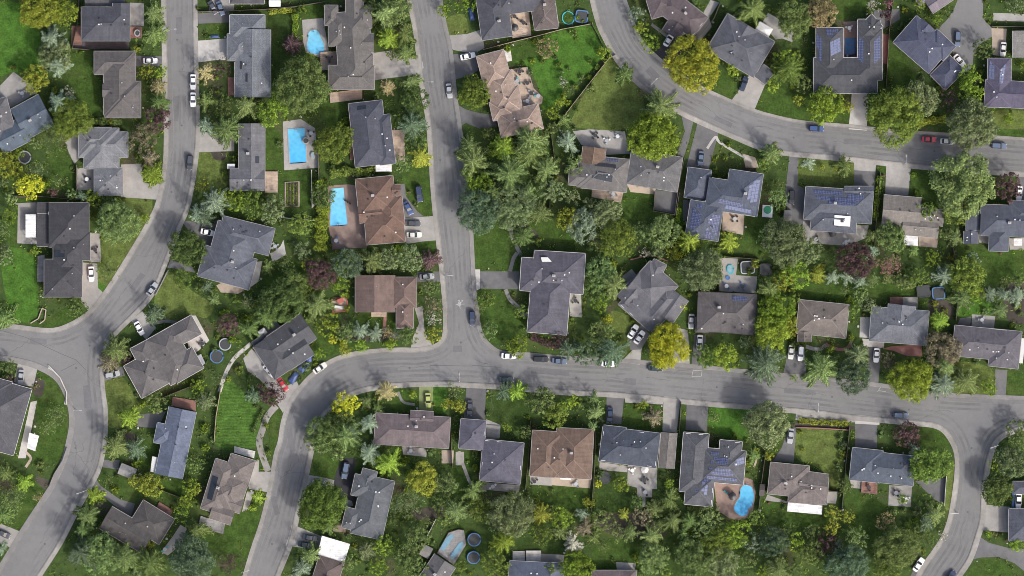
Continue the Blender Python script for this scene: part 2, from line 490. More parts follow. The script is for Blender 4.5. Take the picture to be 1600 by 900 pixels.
# ---------------------------------------------------------------- ground, lawns, roads
def kindobj(name, mb, m, kind='structure', zorder=None):
    o = mb.build(name, m); o["kind"] = kind; return o

g = MB(); g.sheet([(-2500, -2500), (2500, -2500), (2500, 2500), (-2500, 2500)], 0.0)
kindobj("ground", g, MAT["grass_base"])

def P(pts): return [W(x, y) for x, y in pts]

E_A1 = [(260,-20),(260,0),(262,120),(264,240),(253,313),(235,353),(203,407),(171,457),(144,491),(107,514),(75,521),(21,515),(0,513),(-20,511)]
E_A2 = [(-20,553),(0,555),(27,559),(59,568),(88,584),(104,605),(114,632),(117,660),(113,687),(104,721),(87,758),(77,775),(40,831),(16,871),(0,897),(-20,930)]
E_A3 = [(301,-20),(301,0),(303,120),(305,220),(292,313),(277,353),(256,407),(235,457),(208,488),(176,520),(159,546),(155,575),(157,610),(161,643),(160,687),(152,729),(139,756),(117,796),(91,847),(59,897),(40,930)]
E_B1 = [(644,-20),(644,0),(655,59),(663,133),(673,187),(677,240),(681,300),(686,353),(691,393),(696,440),(700,488),(699,523),(691,539),(675,547),(653,551),(620,551),(567,555),(527,565),(497,584),(473,608),(457,632),(447,659),(442,690),(435,713),(427,761),(414,815),(399,860),(387,900),(378,930)]
E_C2 = [(418,930),(429,900),(450,847),(463,793),(473,748),(482,705),(490,668),(503,645),(527,624),(564,606),(620,598),(688,596),(776,600),(824,604),(880,609),(947,612),(1008,617),(1067,623),(1120,628),(1200,634),(1277,641),(1331,648),(1395,654),(1440,658),(1461,661),(1477,669),(1491,687),(1499,708),(1500,735),(1496,772),(1488,815),(1475,847),(1453,879),(1440,900),(1425,930)]
E_D3 = [(1475,930),(1493,900),(1512,871),(1525,833),(1531,809),(1533,772),(1537,740),(1543,711),(1552,689),(1565,677),(1581,670),(1600,664),(1620,660)]
E_C4 = [(1620,626),(1600,625),(1568,624),(1493,621),(1453,617),(1389,607),(1357,603),(1309,597),(1221,589),(1160,583),(1077,575),(1000,569),(971,567),(880,562),(824,557),(784,554),(765,544),(752,529),(745,509),(742,483),(738,456),(733,361),(730,327),(725,273),(720,240),(715,197),(708,149),(701,80),(692,40),(685,0),(684,-20)]
E_F1 = [(1620,269),(1600,268),(1552,265),(1480,260),(1424,255),(1384,251),(1320,244),(1235,236),(1193,228),(1140,206),(1092,185),(1057,167),(1015,139),(985,112),(964,85),(951,61),(940,37),(930,0),(926,-20)]
E_F2 = [(970,-20),(973,0),(983,27),(994,56),(1014,82),(1047,110),(1087,136),(1127,155),(1167,172),(1201,183),(1253,194),(1325,200),(1387,207),(1440,211),(1547,217),(1600,221),(1620,222)]
E_G1 = [(1496,-20),(1496,0),(1483,27),(1468,44),(1472,62),(1489,80),(1490,101),(1507,114)]
E_G2 = [(1536,-20),(1536,0),(1537,29),(1549,43),(1549,58),(1531,69),(1521,88),(1519,105),(1507,114)]
sm = {k: smooth(v, 4) for k, v in dict(A1=E_A1, A2=E_A2, A3=E_A3, B1=E_B1, C2=E_C2, D3=E_D3, C4=E_C4, F1=E_F1, F2=E_F2).items()}
ROADS = {
    "loop_road": sm["A1"] + sm["A2"] + sm["A3"][::-1],
    "cross_road": sm["B1"] + sm["C2"] + sm["D3"] + sm["C4"],
    "sweeping_road": sm["F1"] + sm["F2"],
    "cul_de_sac_road": smooth(E_G1, 3) + smooth(E_G2, 3)[::-1][1:],
}
for n, pl in ROADS.items():
    r = MB(); r.sheet(P(pl), 0.03); kindobj(n, r, MAT["asphalt"])

kb, wl, wd = MB(), MB(), MB()
for key, side, w in (("A1",1,8.5),("A2",1,9),("A3",-1,7.5),("B1",1,8),("C2",1,8.5),("D3",1,9),("C4",1,6.5),("F1",-1,8.5),("F2",-1,6)):
    pts = [W(x, y) for x, y in sm[key]]
    # offsets in metres; to the right-hand photo side = side +1
    a, b2 = (0.0, 0.28) if side > 0 else (-0.28, 0.0)
    kb.strip(pts, a, b2, 0.0, 0.14)
    a, b2 = (0.29, w * M_PX) if side > 0 else (-w * M_PX, -0.29)
    (wd if key in ("A2", "C4") else wl).strip(pts, a, b2, 0.0, 0.125)
kindobj("kerb", kb, MAT["kerb"]); kindobj("sidewalk", wl, MAT["walk"]); kindobj("old_sidewalk", wd, MAT["walk_dark"])

lane = MB(); pale_ = MB()
for key, side in (("A1",-1),("A3",1),("B1",-1),("C2",-1),("C4",-1),("F1",1),("F2",1),("D3",-1)):
    pts = [W(x, y) for x, y in sm[key]][2:-2]
    for k, (o0, wd_) in enumerate(((1.5, .8), (3.1, .7))):
        a, b2 = (o0, o0 + wd_) if side > 0 else (-o0 - wd_, -o0)
        lane.strip(pts, a, b2, 0.0315 + .0004 * k, 0.0335 + .0007 * k)
    a, b2 = (0.05, 1.2) if side > 0 else (-1.2, -0.05)
    pale_.strip(pts, a, b2, 0.0312, 0.0326)
kindobj("road_wheel_tracks", lane, MAT["lane_dark"]); kindobj("road_edge_wear", pale_, MAT["lane_pale"])
s = MB(); rr = random.Random(11)
for k, (x, y, w_, h_, a) in enumerate(((280,40,10,26,0),(276,170,7,40,2),(270,280,8,20,-12),(690,215,9,34,6),(705,300,7,30,3),(600,577,44,8,4),(860,582,60,7,4),(985,596,18,10,4),(1250,612,50,8,4),(1380,628,26,10,4),(1512,740,9,30,3),(1130,190,30,8,25),(1340,222,44,8,3),(1020,115,12,22,-42),(455,690,9,32,-10),(430,790,8,30,-14),(136,620,10,36,-4),(100,800,9,34,32),(215,440,9,30,36),(60,533,26,9,4),(715,545,14,10,0),(1545,235,34,7,2))):
    A = W(x, y); cs, sn = math.cos(math.radians(-a)), math.sin(math.radians(-a))
    q = [(A[0] + (u * w_ * cs - v * h_ * sn) * M_PX / 2, A[1] + (u * w_ * sn + v * h_ * cs) * M_PX / 2) for u, v in ((-1, -1), (1, -.96), (.97, 1), (-1, .98))]
    s.sheet(q, 0.0362 + .0002 * k)
kindobj("road_patches", s, MAT["patch"])
# seams, worn paint and patches on the asphalt
s = MB()
for a, b in (((672,566),(672,594)),((672,571),(738,572)),((738,571),(782,574)),((672,594),(716,595)),((716,580),(718,597)),((0,516),(40,527)),((40,527),(96,553)),((96,553),(118,562)),((118,562),(134,578)),((95,580),(118,568))):
    A, B = W(*a), W(*b); s.beam((*A, 0.040), (*B, 0.040), 0.16, 0.006)
rr = random.Random(21)
for x, y, a in ((690,120,80),(712,260,86),(285,80,90),(270,230,95),(215,430,125),(60,535,10),(120,700,95),(90,800,120),(455,720,105),(430,800,104),(520,600,150),(620,575,2),(840,585,5),(940,592,4),(1010,590,6),(1130,606,5),(1240,612,6),(1330,625,5),(1450,640,4),(1515,720,85),(1510,810,100),(1000,90,50),(1080,155,30),(1180,198,14),(1300,222,5),(1420,232,3),(1530,242,4),(700,440,88),(740,560,20),(1100,590,95),(760,585,85),(1270,615,96),(290,150,85),(465,665,20),(1380,640,95)):
    px, py, an = x, y, math.radians(a)
    for k in range(rr.randint(6, 14)):
        an2 = an + rr.uniform(-.45, .45); nx, ny = px + 4.5 * math.cos(an2), py + 4.5 * math.sin(an2)
        A, B = W(px, py), W(nx, ny); s.beam((*A, 0.040), (*B, 0.040), rr.uniform(.05, .12), 0.006); px, py = nx, ny
kindobj("road_seam", s, MAT["seam"])
s = MB(); rr = random.Random(3)
for k in range(15):
    a = rr.uniform(0, 6.28); d = rr.uniform(0, 6.5); x, y = 718 + d * math.cos(a), 475 + d * math.sin(a)
    q = [W(x + rr.uniform(.6, 2.0) * math.cos(t), y + rr.uniform(.6, 2.0) * math.sin(t)) for t in (0, 1, 2, 3.1, 4.2, 5.3)]
    s.sheet(q, 0.042 + 0.0015 * k)
for a, b in (((712,476),(726,475)),((718,469),(719,483)),((1083,579),(1097,579)),((1083,579),(1081,588)),((1097,579),(1096,588)),((1081,588),(1096,588)),((1462,249),(1480,252)),((1372,610),(1384,612)),((1371,612),(1376,605)),((696,431),(706,430))):
    A, B = W(*a), W(*b); s.beam((*A, 0.041), (*B, 0.041), 0.15, 0.006)
kindobj("road_markings", s, MAT["marking"])
s = MB()
for x, y in ((277,62),(284,196),(140,540),(268,300),(119,575),(688,250),(720,535),(706,330),(640,575),(900,590),(1120,605),(1300,620),(1420,640),(1080,160),(1240,215),(1460,236),(470,700),(425,850),(1518,700),(1512,800),(118,700),(70,850)):
    s.disc(W(x, y), 0.33, 0.03, 0.043, 12)
kindobj("manhole_covers", s, MAT["seam"])

LAWNS = [  # lawn outline (photo pixels), grass
("lawnvivid",[(-5,8),(42,12),(62,50),(70,110),(45,116),(20,112),(-5,112)]),
("lawn",[(96,80),(122,82),(150,100),(152,182),(118,172),(100,130)]),
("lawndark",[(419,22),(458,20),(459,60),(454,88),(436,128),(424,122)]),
("lawn",[(473,10),(505,8),(505,27),(474,29)]),
("lawn",[(500,155),(538,155),(542,200),(512,200)]),
("lawn",[(414,206),(438,207),(442,262),(487,264),(487,324),(438,322),(437,266),(412,262)]),
("lawnolive",[(697,30),(724,22),(732,50),(712,57),(700,52)]),
("lawnvivid",[(800,98),(842,90),(872,88),(880,140),(868,165),(849,172),(846,150),(826,106)]),
("lawnvivid",[(850,56),(935,40),(942,88),(905,125),(885,135),(872,95),(866,84)]),
("lawn",[(762,80),(800,72),(866,60),(868,84),(842,90),(800,97),(790,90)]),
("lawnolive",[(952,92),(985,116),(1000,132),(1008,185),(985,203),(900,199),(898,176),(925,128)]),
("lawn",[(1112,107),(1150,124),(1143,155),(1120,148),(1098,138)]),
("lawn",[(1194,140),(1225,150),(1238,188),(1205,184),(1179,176)]),
("lawn",[(1200,128),(1262,150),(1326,170),(1327,193),(1262,192),(1215,182)]),
("lawn",[(1392,75),(1424,104),(1432,140),(1390,142)]),
("lawn",[(1298,0),(1393,-4),(1391,27),(1345,20),(1312,32)]),
("lawn",[(1357,145),(1390,145),(1410,190),(1358,200)]),
("lawnolive",[(1543,175),(1605,175),(1605,200),(1550,198)]),
("lawn",[(1552,202),(1597,203),(1597,214),(1552,212)]),
("lawnvivid",[(4,392),(50,396),(58,440),(58,498),(28,500),(10,470)]),
("lawn",[(20,506),(60,505),(126,468),(139,485),(108,505),(70,513),(30,510)]),
("lawn",[(78,236),(104,236),(118,290),(85,292)]),
("lawnolive",[(188,312),(238,312),(222,375),(186,428),(170,456),(153,446),(156,392)]),
("lawnvivid",[(152,440),(172,452),(165,460),(154,452)]),
("lawn",[(28,310),(60,309),(135,312),(138,318),(30,317)]),
("lawn",[(12,320),(28,318),(28,378),(12,380)]),
("lawnolive",[(308,236),(352,238),(358,288),(310,300)]),
("lawn",[(630,263),(672,264),(678,336),(660,337),(640,306),(632,290)]),
("lawn",[(640,378),(684,374),(686,396),(655,394)]),
("lawn",[(740,362),(766,352),(794,353),(800,380),(814,404),(804,424),(744,424)]),
("lawn",[(805,343),(840,336),(892,350),(896,382),(848,372),(816,360)]),
("lawn",[(775,462),(792,462),(802,480),(820,500),(818,526),(786,530),(772,500)]),
("lawn",[(744,456),(775,460),(774,500),(786,530),(768,536),(752,512)]),
("lawn",[(936,306),(1022,304),(1026,336),(985,346),(950,330)]),
("lawnvivid",[(1058,322),(1067,322),(1068,350),(1057,350)]),
("lawn",[(1165,338),(1206,338),(1207,396),(1150,398),(1124,394),(1130,372),(1163,370)]),
("lawnolive",[(1247,248),(1318,250),(1334,258),(1333,291),(1247,291)]),
("lawn",[(1428,260),(1475,263),(1476,322),(1442,308),(1428,305)]),
("lawn",[(1375,253),(1385,253),(1384,270),(1375,270)]),
("lawn",[(1498,380),(1545,392),(1605,386),(1605,432),(1530,442),(1500,400)]),
("lawnvivid",[(1488,467),(1545,467),(1556,488),(1520,497),(1495,492)]),
("lawn",[(1255,442),(1338,440),(1336,476),(1250,466)]),
("lawn",[(1360,444),(1430,440),(1438,462),(1380,470),(1366,470)]),
("lawnolive",[(247,446),(264,424),(300,454),(334,478),(322,497),(300,492),(270,503),(240,492)]),
("lawnolive",[(161,598),(192,590),(212,622),(222,640),(192,668),(164,660)]),
("lawn",[(64,588),(82,594),(102,630),(104,690),(94,722),(52,716),(60,690),(58,640)]),
("lawnstripe",[(344,608),(366,598),(406,648),(402,690),(388,702),(336,694)]),
("lawn",[(420,640),(440,632),(436,722),(424,720)]),
("lawn",[(302,838),(352,824),(390,780),(412,772),(384,892),(340,862)]),
("lawn",[(728,712),(740,712),(740,757),(726,752)]),
("lawn",[(706,728),(725,732),(738,768),(712,772)]),
("lawn",[(830,764),(925,764),(925,792),(850,792)]),
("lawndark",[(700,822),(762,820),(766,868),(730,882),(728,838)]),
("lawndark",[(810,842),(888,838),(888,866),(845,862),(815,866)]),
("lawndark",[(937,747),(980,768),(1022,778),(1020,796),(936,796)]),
("lawn",[(935,846),(1000,842),(1002,886),(930,886)]),
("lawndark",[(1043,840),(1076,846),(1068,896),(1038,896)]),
("lawnolive",[(1244,670),(1310,670),(1318,755),(1302,765),(1290,742),(1266,724),(1245,716)]),
("lawn",[(1196,784),(1230,790),(1290,800),(1290,822),(1200,822)]),
("lawn",[(1320,766),(1388,792),(1402,842),(1344,852),(1325,800)]),
("lawn",[(1440,662),(1473,674),(1489,695),(1440,702)]),
("lawn",[(1512,905),(1528,877),(1555,874),(1576,885),(1580,905)]),
("lawnolive",[(1477,745),(1490,720),(1488,765),(1484,795),(1476,792)]),
("lawn",[(43,750),(76,764),(66,790),(36,832),(24,816)]),
("lawn",[(-5,850),(22,858),(-5,892)]),
("lawn",[(160,742),(200,750),(226,770),(220,780),(190,774),(166,754)]),
("lawn",[(214,692),(244,692),(240,730),(218,728)]),
("lawn",[(245,745),(285,752),(282,780),(250,776)]),
("lawn",[(979,630),(1035,636),(1034,670),(980,664)]),
("lawnvivid",[(1110,636),(1172,638),(1168,684),(1112,676)]),
("lawn",[(620,612),(654,612),(654,640),(612,645)]),
("lawnvivid",[(677,604),(697,604),(697,642),(677,642)]),
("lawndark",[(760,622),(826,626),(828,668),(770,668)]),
("lawnolive",[(1490,568),(1548,575),(1554,620),(1490,617)]),
("lawn",[(1574,584),(1605,588),(1605,621),(1573,620)]),
("lawnolive",[(955,486),(984,496),(984,520),(958,514)]),
("lawn",[(325,33),(350,34),(351,60),(325,60)]),
("lawn",[(440,408),(490,410),(496,430),(450,440),(420,452),(410,440)]),
("lawn",[(560,492),(610,492),(640,520),(620,530),(565,512)]),
("lawn",[(500,520),(530,520),(555,540),(500,558),(488,545)]),
("lawn",[(492,715),(525,712),(524,742),(494,742)]),
]
LAWN_POLYS = []
for i, (m, pl) in enumerate(LAWNS):
    sp = smooth(pl, 3, True)
    LAWN_POLYS.append(sp)
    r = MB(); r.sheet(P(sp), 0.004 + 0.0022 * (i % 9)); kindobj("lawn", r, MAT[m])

DRIVES = [
("concrete",[(203,4),(225,5),(225,41),(204,41)]),("drive",[(212,87),(257,88),(257,104),(212,103)]),
("pale",[(304,64),(330,62),(356,60),(357,84),(352,94),(335,94),(305,98)]),("drive",[(309,21),(359,17),(359,35),(310,37)]),
("concrete",[(328,-5),(366,-5),(366,16),(326,18)]),("concrete",[(581,83),(610,79),(640,90),(660,96),(662,106),(650,117),(600,123),(583,126)]),
("concrete",[(696,56),(730,53),(752,46),(757,75),(740,84),(708,78)]),("drive",[(700,86),(745,80),(747,110),(735,118),(708,125)]),
("drive",[(708,160),(728,171),(750,177),(773,179),(777,198),(749,201),(728,192),(712,202)]),
("black",[(1020,84),(1057,48),(1077,60),(1065,80),(1044,109)]),("concrete",[(1172,116),(1196,131),(1177,176),(1143,157)]),
("pale",[(1331,144),(1357,144),(1354,204),(1326,202)]),("drive",[(1064,178),(1084,187),(1076,222),(1068,246),(1058,240),(1070,205)]),
("drive",[(1091,188),(1124,203),(1107,266),(1072,262)]),("drive",[(1234,238),(1248,239),(1246,290),(1257,294),(1257,350),(1232,352),(1227,300)]),
("concrete",[(1333,245),(1370,249),(1368,269),(1335,267)]),("drive",[(1335,266),(1368,268),(1367,297),(1334,292)]),
("concrete",[(1385,252),(1424,255),(1419,306),(1383,304)]),("drive",[(1590,270),(1606,270),(1606,318),(1588,318)]),
("concrete",[(189,257),(221,256),(224,285),(240,288),(254,285),(247,312),(189,308)]),
("concrete",[(128,410),(152,412),(153,450),(167,462),(139,487),(127,472)]),("concrete",[(140,364),(156,365),(158,409),(140,410)]),
("drive",[(284,344),(300,346),(345,344),(342,384),(318,383),(300,368),(290,354)]),("drive",[(266,406),(300,416),(305,426),(262,418)]),
("concrete",[(305,206),(366,208),(366,236),(306,238)]),("concrete",[(628,341),(684,337),(689,375),(662,377),(635,381)]),
("drive",[(615,290),(632,287),(635,308),(652,330),(662,338),(630,341)]),("drive",[(651,425),(688,424),(690,440),(652,441)]),
("drive",[(749,424),(811,424),(811,452),(750,451)]),("pale",[(737,421),(750,421),(750,451),(741,456)]),
("concrete",[(648,482),(660,478),(664,520),(677,541),(662,547),(641,547),(646,525),(655,505)]),
("concrete",[(205,501),(222,486),(244,512),(228,531)]),("drive",[(157,580),(192,573),(195,587),(160,596)]),
("concrete",[(29,563),(60,570),(52,604),(21,600)]),("drive",[(213,648),(259,643),(247,669),(213,667)]),
("concrete",[(-5,816),(38,833),(23,858),(-5,847)]),
("drive",[(146,742),(157,759),(187,780),(211,787),(205,807),(187,796),(155,772),(143,760)]),("drive",[(157,718),(187,719),(185,734),(155,729)]),
("concrete",[(401,552),(425,570),(439,589),(450,604),(441,622),(428,618),(405,592),(387,580),(380,560),(393,545)]),
("concrete",[(445,604),(464,596),(468,606),(452,628),(442,645),(430,626)]),("concrete",[(388,737),(425,737),(419,769),(389,764)]),
("concrete",[(396,720),(405,719),(404,738),(389,738)]),("concrete",[(474,741),(500,745),(530,752),(522,760),(472,758)]),
("black",[(536,716),(556,716),(552,740),(556,785),(530,776),(521,757),(526,735)]),("concrete",[(452,835),(456,819),(502,838),(497,858),(446,853)]),
("mosspave",[(655,603),(677,603),(676,642),(655,641)]),("drive",[(729,602),(760,600),(757,656),(725,653)]),
("concrete",[(970,566),(990,545),(1003,541),(1000,570)]),("drive",[(980,526),(1003,507),(1016,524),(1001,546),(985,547)]),
("concrete",[(1058,512),(1075,516),(1078,574),(1050,571)]),("drive",[(1085,523),(1103,523),(1100,577),(1080,575)]),
("drive",[(948,611),(976,612),(971,662),(947,662)]),("concrete",[(1037,619),(1064,622),(1057,676),(1035,674)]),
("drive",[(1073,630),(1107,632),(1104,674),(1071,672)]),("drive",[(1231,551),(1257,547),(1260,592),(1223,588)]),
("drive",[(1357,541),(1377,544),(1372,604),(1356,601)]),("pale",[(1347,529),(1382,532),(1381,544),(1350,541)]),
("redpave",[(1380,545),(1392,541),(1440,538),(1441,557),(1416,556),(1396,548)]),("drive",[(1555,577),(1574,578),(1571,624),(1555,622)]),
("drive",[(1336,662),(1371,664),(1370,700),(1336,699)]),("pale",[(1338,648),(1375,652),(1374,664),(1336,662)]),
("drive",[(1233,668),(1244,668),(1240,723),(1208,720),(1221,700)]),("concrete",[(1533,788),(1578,792),(1577,832),(1528,828)]),
("drive",[(1437,872),(1454,880),(1438,905),(1420,905)]),("drive",[(1524,834),(1545,848),(1575,856),(1606,858),(1606,897),(1585,880),(1560,870),(1533,871),(1511,876)]),
("concrete",[(20,318),(58,316),(58,382),(27,380),(28,320)]),("pale",[(438,385),(443,375),(447,398),(426,410),(422,396),(430,392)]),
("tanpave",[(338,446),(346,442),(372,448),(390,440),(396,446),(372,459),(345,457)]),("pale",[(393,410),(410,408),(404,440),(392,448),(386,452),(384,448)]),
("pale",[(299,493),(306,493),(327,532),(310,548),(297,557),(292,530),(288,520)]),("concrete",[(472,31),(505,28),(514,82),(500,90),(478,82),(474,66),(473,50)]),
("concrete",[(442,190),(470,186),(492,200),(499,262),(444,266)]),("terracotta",[(513,290),(545,288),(556,290),(562,330),(573,345),(573,387),(519,389),(513,350)]),
("terracotta",[(1116,753),(1150,750),(1165,746),(1176,750),(1181,770),(1176,803),(1160,813),(1140,810),(1120,797)]),
("concrete",[(895,205),(921,202),(976,205),(984,240),(947,242),(908,226)]),("tanpave",[(980,288),(1025,296),(1024,304),(985,300)]),
("drive",[(1023,297),(1060,300),(1056,334),(1021,328)]),("drive",[(1067,312),(1079,313),(1072,345),(1067,345)]),
("tanpave",[(1130,331),(1163,336),(1161,367),(1128,360)]),("concrete",[(1256,340),(1270,342),(1338,352),(1358,352),(1352,372),(1325,384),(1262,380),(1252,365)]),
("concrete",[(1125,403),(1153,404),(1150,430),(1183,432),(1181,458),(1124,455)]),("concrete",[(981,445),(1000,452),(996,432),(987,420),(972,432),(968,440)]),
("concrete",[(891,455),(908,458),(909,496),(890,494)]),("drive",[(57,315),(75,316),(74,333),(57,333)]),
("concrete",[(981,727),(1027,731),(1026,764),(1019,764),(1019,777),(996,777),(995,762),(980,758)]),("concrete",[(937,722),(981,728),(980,738),(936,734)]),
("tanpave",[(862,745),(924,749),(922,763),(862,758)]),("concrete",[(828,744),(862,747),(862,759),(828,757)]),
("concrete",[(712,706),(725,706),(725,727),(712,727)]),("concrete",[(628,697),(668,701),(666,714),(630,710)]),("tanpave",[(690,703),(709,704),(708,724),(690,724)]),
("concrete",[(1199,773),(1231,784),(1229,786),(1195,782)]),("concrete",[(1293,768),(1309,769),(1306,787),(1291,786)]),
("concrete",[(1389,758),(1425,760),(1423,792),(1388,790)]),("concrete",[(1328,750),(1345,751),(1346,764),(1330,762)]),
("concrete",[(1519,491),(1555,494),(1553,513),(1518,509)]),("drive",[(1500,497),(1518,495),(1516,509),(1496,507)]),
("pale",[(1344,495),(1360,496),(1358,528),(1343,527)]),("concrete",[(757,686),(745,680),(760,655),(782,664),(780,685)]),
("tanpave",[(1436,369),(1466,372),(1464,387),(1435,385)]),("concrete",[(1527,366),(1545,368),(1545,381),(1530,379)]),("concrete",[(1576,372),(1605,372),(1605,390),(1578,390)]),
("drive",[(1366,16),(1406,14),(1406,30),(1390,40),(1378,46),(1364,32)]) ,("tanpave",[(1549,44),(1573,45),(1570,88),(1551,86)]),("concrete",[(1552,20),(1605,22),(1605,34),(1552,32)]),
("redpave",[(1377,52),(1390,54),(1386,100),(1374,98)]),("terracotta",[(1318,34),(1339,33),(1339,96),(1316,95)]),
("concrete",[(1200,20),(1214,28),(1240,50),(1238,66),(1222,60),(1212,62),(1204,52),(1186,44)]),("concrete",[(1108,28),(1124,4),(1110,0),(1100,18),(1092,48),(1084,62),(1096,62),(1112,42)]),
("concrete",[(21,112),(50,134),(56,146),(18,168),(0,152),(0,134)]),("concrete",[(102,222),(122,206),(126,246),(116,256),(108,240)]),
("concrete",[(121,262),(147,263),(146,298),(120,296)]),("pale",[(48,628),(58,626),(40,716),(28,716)]),
("concrete",[(1244,643),(1290,645),(1336,650),(1337,660),(1290,659),(1243,656)]),("concrete",[(976,618),(1037,621),(1036,632),(977,629)]),("graypath",[(0,0),(0,0),(0,0)]),
("concrete",[(270,838),(282,820),(292,826),(284,850),(262,868),(252,862)]),("concrete",[(386,768),(397,768),(388,795),(378,800)]),
("terracotta",[(520,820),(540,822),(540,832),(520,830)]),("concrete",[(520,765),(545,768),(552,790),(536,795),(532,778)]),
("concrete",[(962,878),(994,880),(992,890),(964,890)]),("concrete",[(845,865),(882,867),(880,880),(845,879)]),
("drive",[(1455,748),(1476,746),(1476,790),(1460,780),(1430,752)]),("tanpave",[(1160,240),(1180,246),(1186,262),(1165,262)]),
]
HARD = list(ROADS.values())
for i, (m, pl) in enumerate(DRIVES):
    if m not in MAT: continue
    HARD.append(pl)
    nm = {"drive": "driveway", "black": "driveway", "mosspave": "driveway"}.get(m, "paved_path")
    r = MB(); r.prism(P(pl), 0.0, 0.042 + 0.003 * (i % 9)); kindobj(nm, r, MAT[m])

PATHS = [([(432,634),(418,650),(410,672),(405,690),(410,712),(419,736)], 10, "walk"), ([(717,705),(724,727),(735,755),(744,766),(760,766)], 5, "walk"),
 ([(797,424),(802,405),(808,395)], 6, "walk_dark"), ([(790,452),(797,468),(810,480),(818,492),(827,490)], 6, "walk_dark"), ([(796,353),(802,375),(814,398)], 6, "walk_dark"),
 ([(1290,538),(1310,546),(1325,543),(1332,528)], 5, "redpave"), ([(1258,541),(1278,546),(1291,539)], 6, "walk_dark"), ([(240,505),(252,503),(265,502),(285,508)], 5, "walk_dark"),
 ([(343,612),(352,585),(366,560),(392,537)], 6, "pale"), ([(1105,232),(1118,214),(1124,222),(1150,238),(1175,252)], 4, "pale"), ([(1176,703),(1182,716),(1178,730)], 3, "tanpave"),
 ([(1006,777),(1006,792)], 5, "walk_dark"), ([(602,495),(600,517)], 5, "redpave"), ([(868,440),(866,452)], 4, "walk_dark"), ([(75,575),(92,592),(104,612),(102,632)], 4, "pale"),
 ([(40,730),(48,716),(40,706)], 4, "tanpave"), ([(622,612),(630,628),(648,632)], 4, "walk_dark"), ([(1018,38),(1034,50),(1044,58)], 5, "walk_dark"), ([(560,345),(556,300)], 5, "terracotta")]
for k, (pl, w, m) in enumerate(PATHS):
    r = MB(); r.strip([W(x, y) for x, y in smooth(pl, 4)], -w * M_PX / 2, w * M_PX / 2, 0.0, 0.075 + 0.003 * (k % 5)); kindobj("path", r, MAT[m])
BEDS = [[(545,410),(580,415),(560,425)],[(330,230),(352,236),(350,250),(334,248)],[(805,344),(836,360),(840,376),(822,372),(806,362)],[(1450,470),(1490,470),(1486,500),(1462,498)],[(548,520),(622,520),(622,530),(548,532)],
 [(60,745),(85,756),(78,770),(56,752)],[(1246,660),(1326,664),(1326,672),(1246,668)],[(700,800),(720,806),(712,816)],[(1160,258),(1180,262),(1178,282),(1164,280)],[(10,122),(34,124),(30,136),(6,134)],
 [(185,420),(192,416),(188,432)],[(54,592),(70,596),(64,620),(52,614)],[(1575,445),(1605,445),(1605,500),(1580,505),(1568,480)],[(240,400),(236,380),(218,398),(226,404)],
 [(930,806),(1010,806),(1040,838),(960,838)],[(150,785),(172,790),(160,805),(150,800)],[(195,678),(212,680),(208,705),(200,705)],[(640,800),(690,790),(690,806),(650,812)]]
for k, pl in enumerate(BEDS):
    r = MB(); r.sheet(P(smooth(pl, 3, True)), 0.026 + 0.002 * (k % 4)); kindobj("mulch_ground", r, MAT["soil"])

# ---------------------------------------------------------------- houses
HOUSE_INFO = []     # (x, y, descriptor, roof corner lists) used to word the labels of what grows around them
ROOF_POLYS = []

def slope_uv(me):
    uvl = me.uv_layers.new(name="UVMap")
    for p in me.polygons:
        n = p.normal
        t = Vector((0, 0, 1)).cross(n)
        t = t.normalized() if t.length > 0.05 else Vector((1, 0, 0))
        b = n.cross(t)
        for li in p.loop_indices:
            co = me.vertices[me.loops[li].vertex_index].co
            uvl.data[li].uv = (co.dot(t), co.dot(b))

ROOFMATS = {}
def roofmat(rgb, mottle):
    k = (rgb, mottle)
    if k not in ROOFMATS: ROOFMATS[k] = mat_shingle("roof_shingles_%d" % len(ROOFMATS), alb(*rgb), mottle, 3.7 * len(ROOFMATS))
    return ROOFMATS[k]

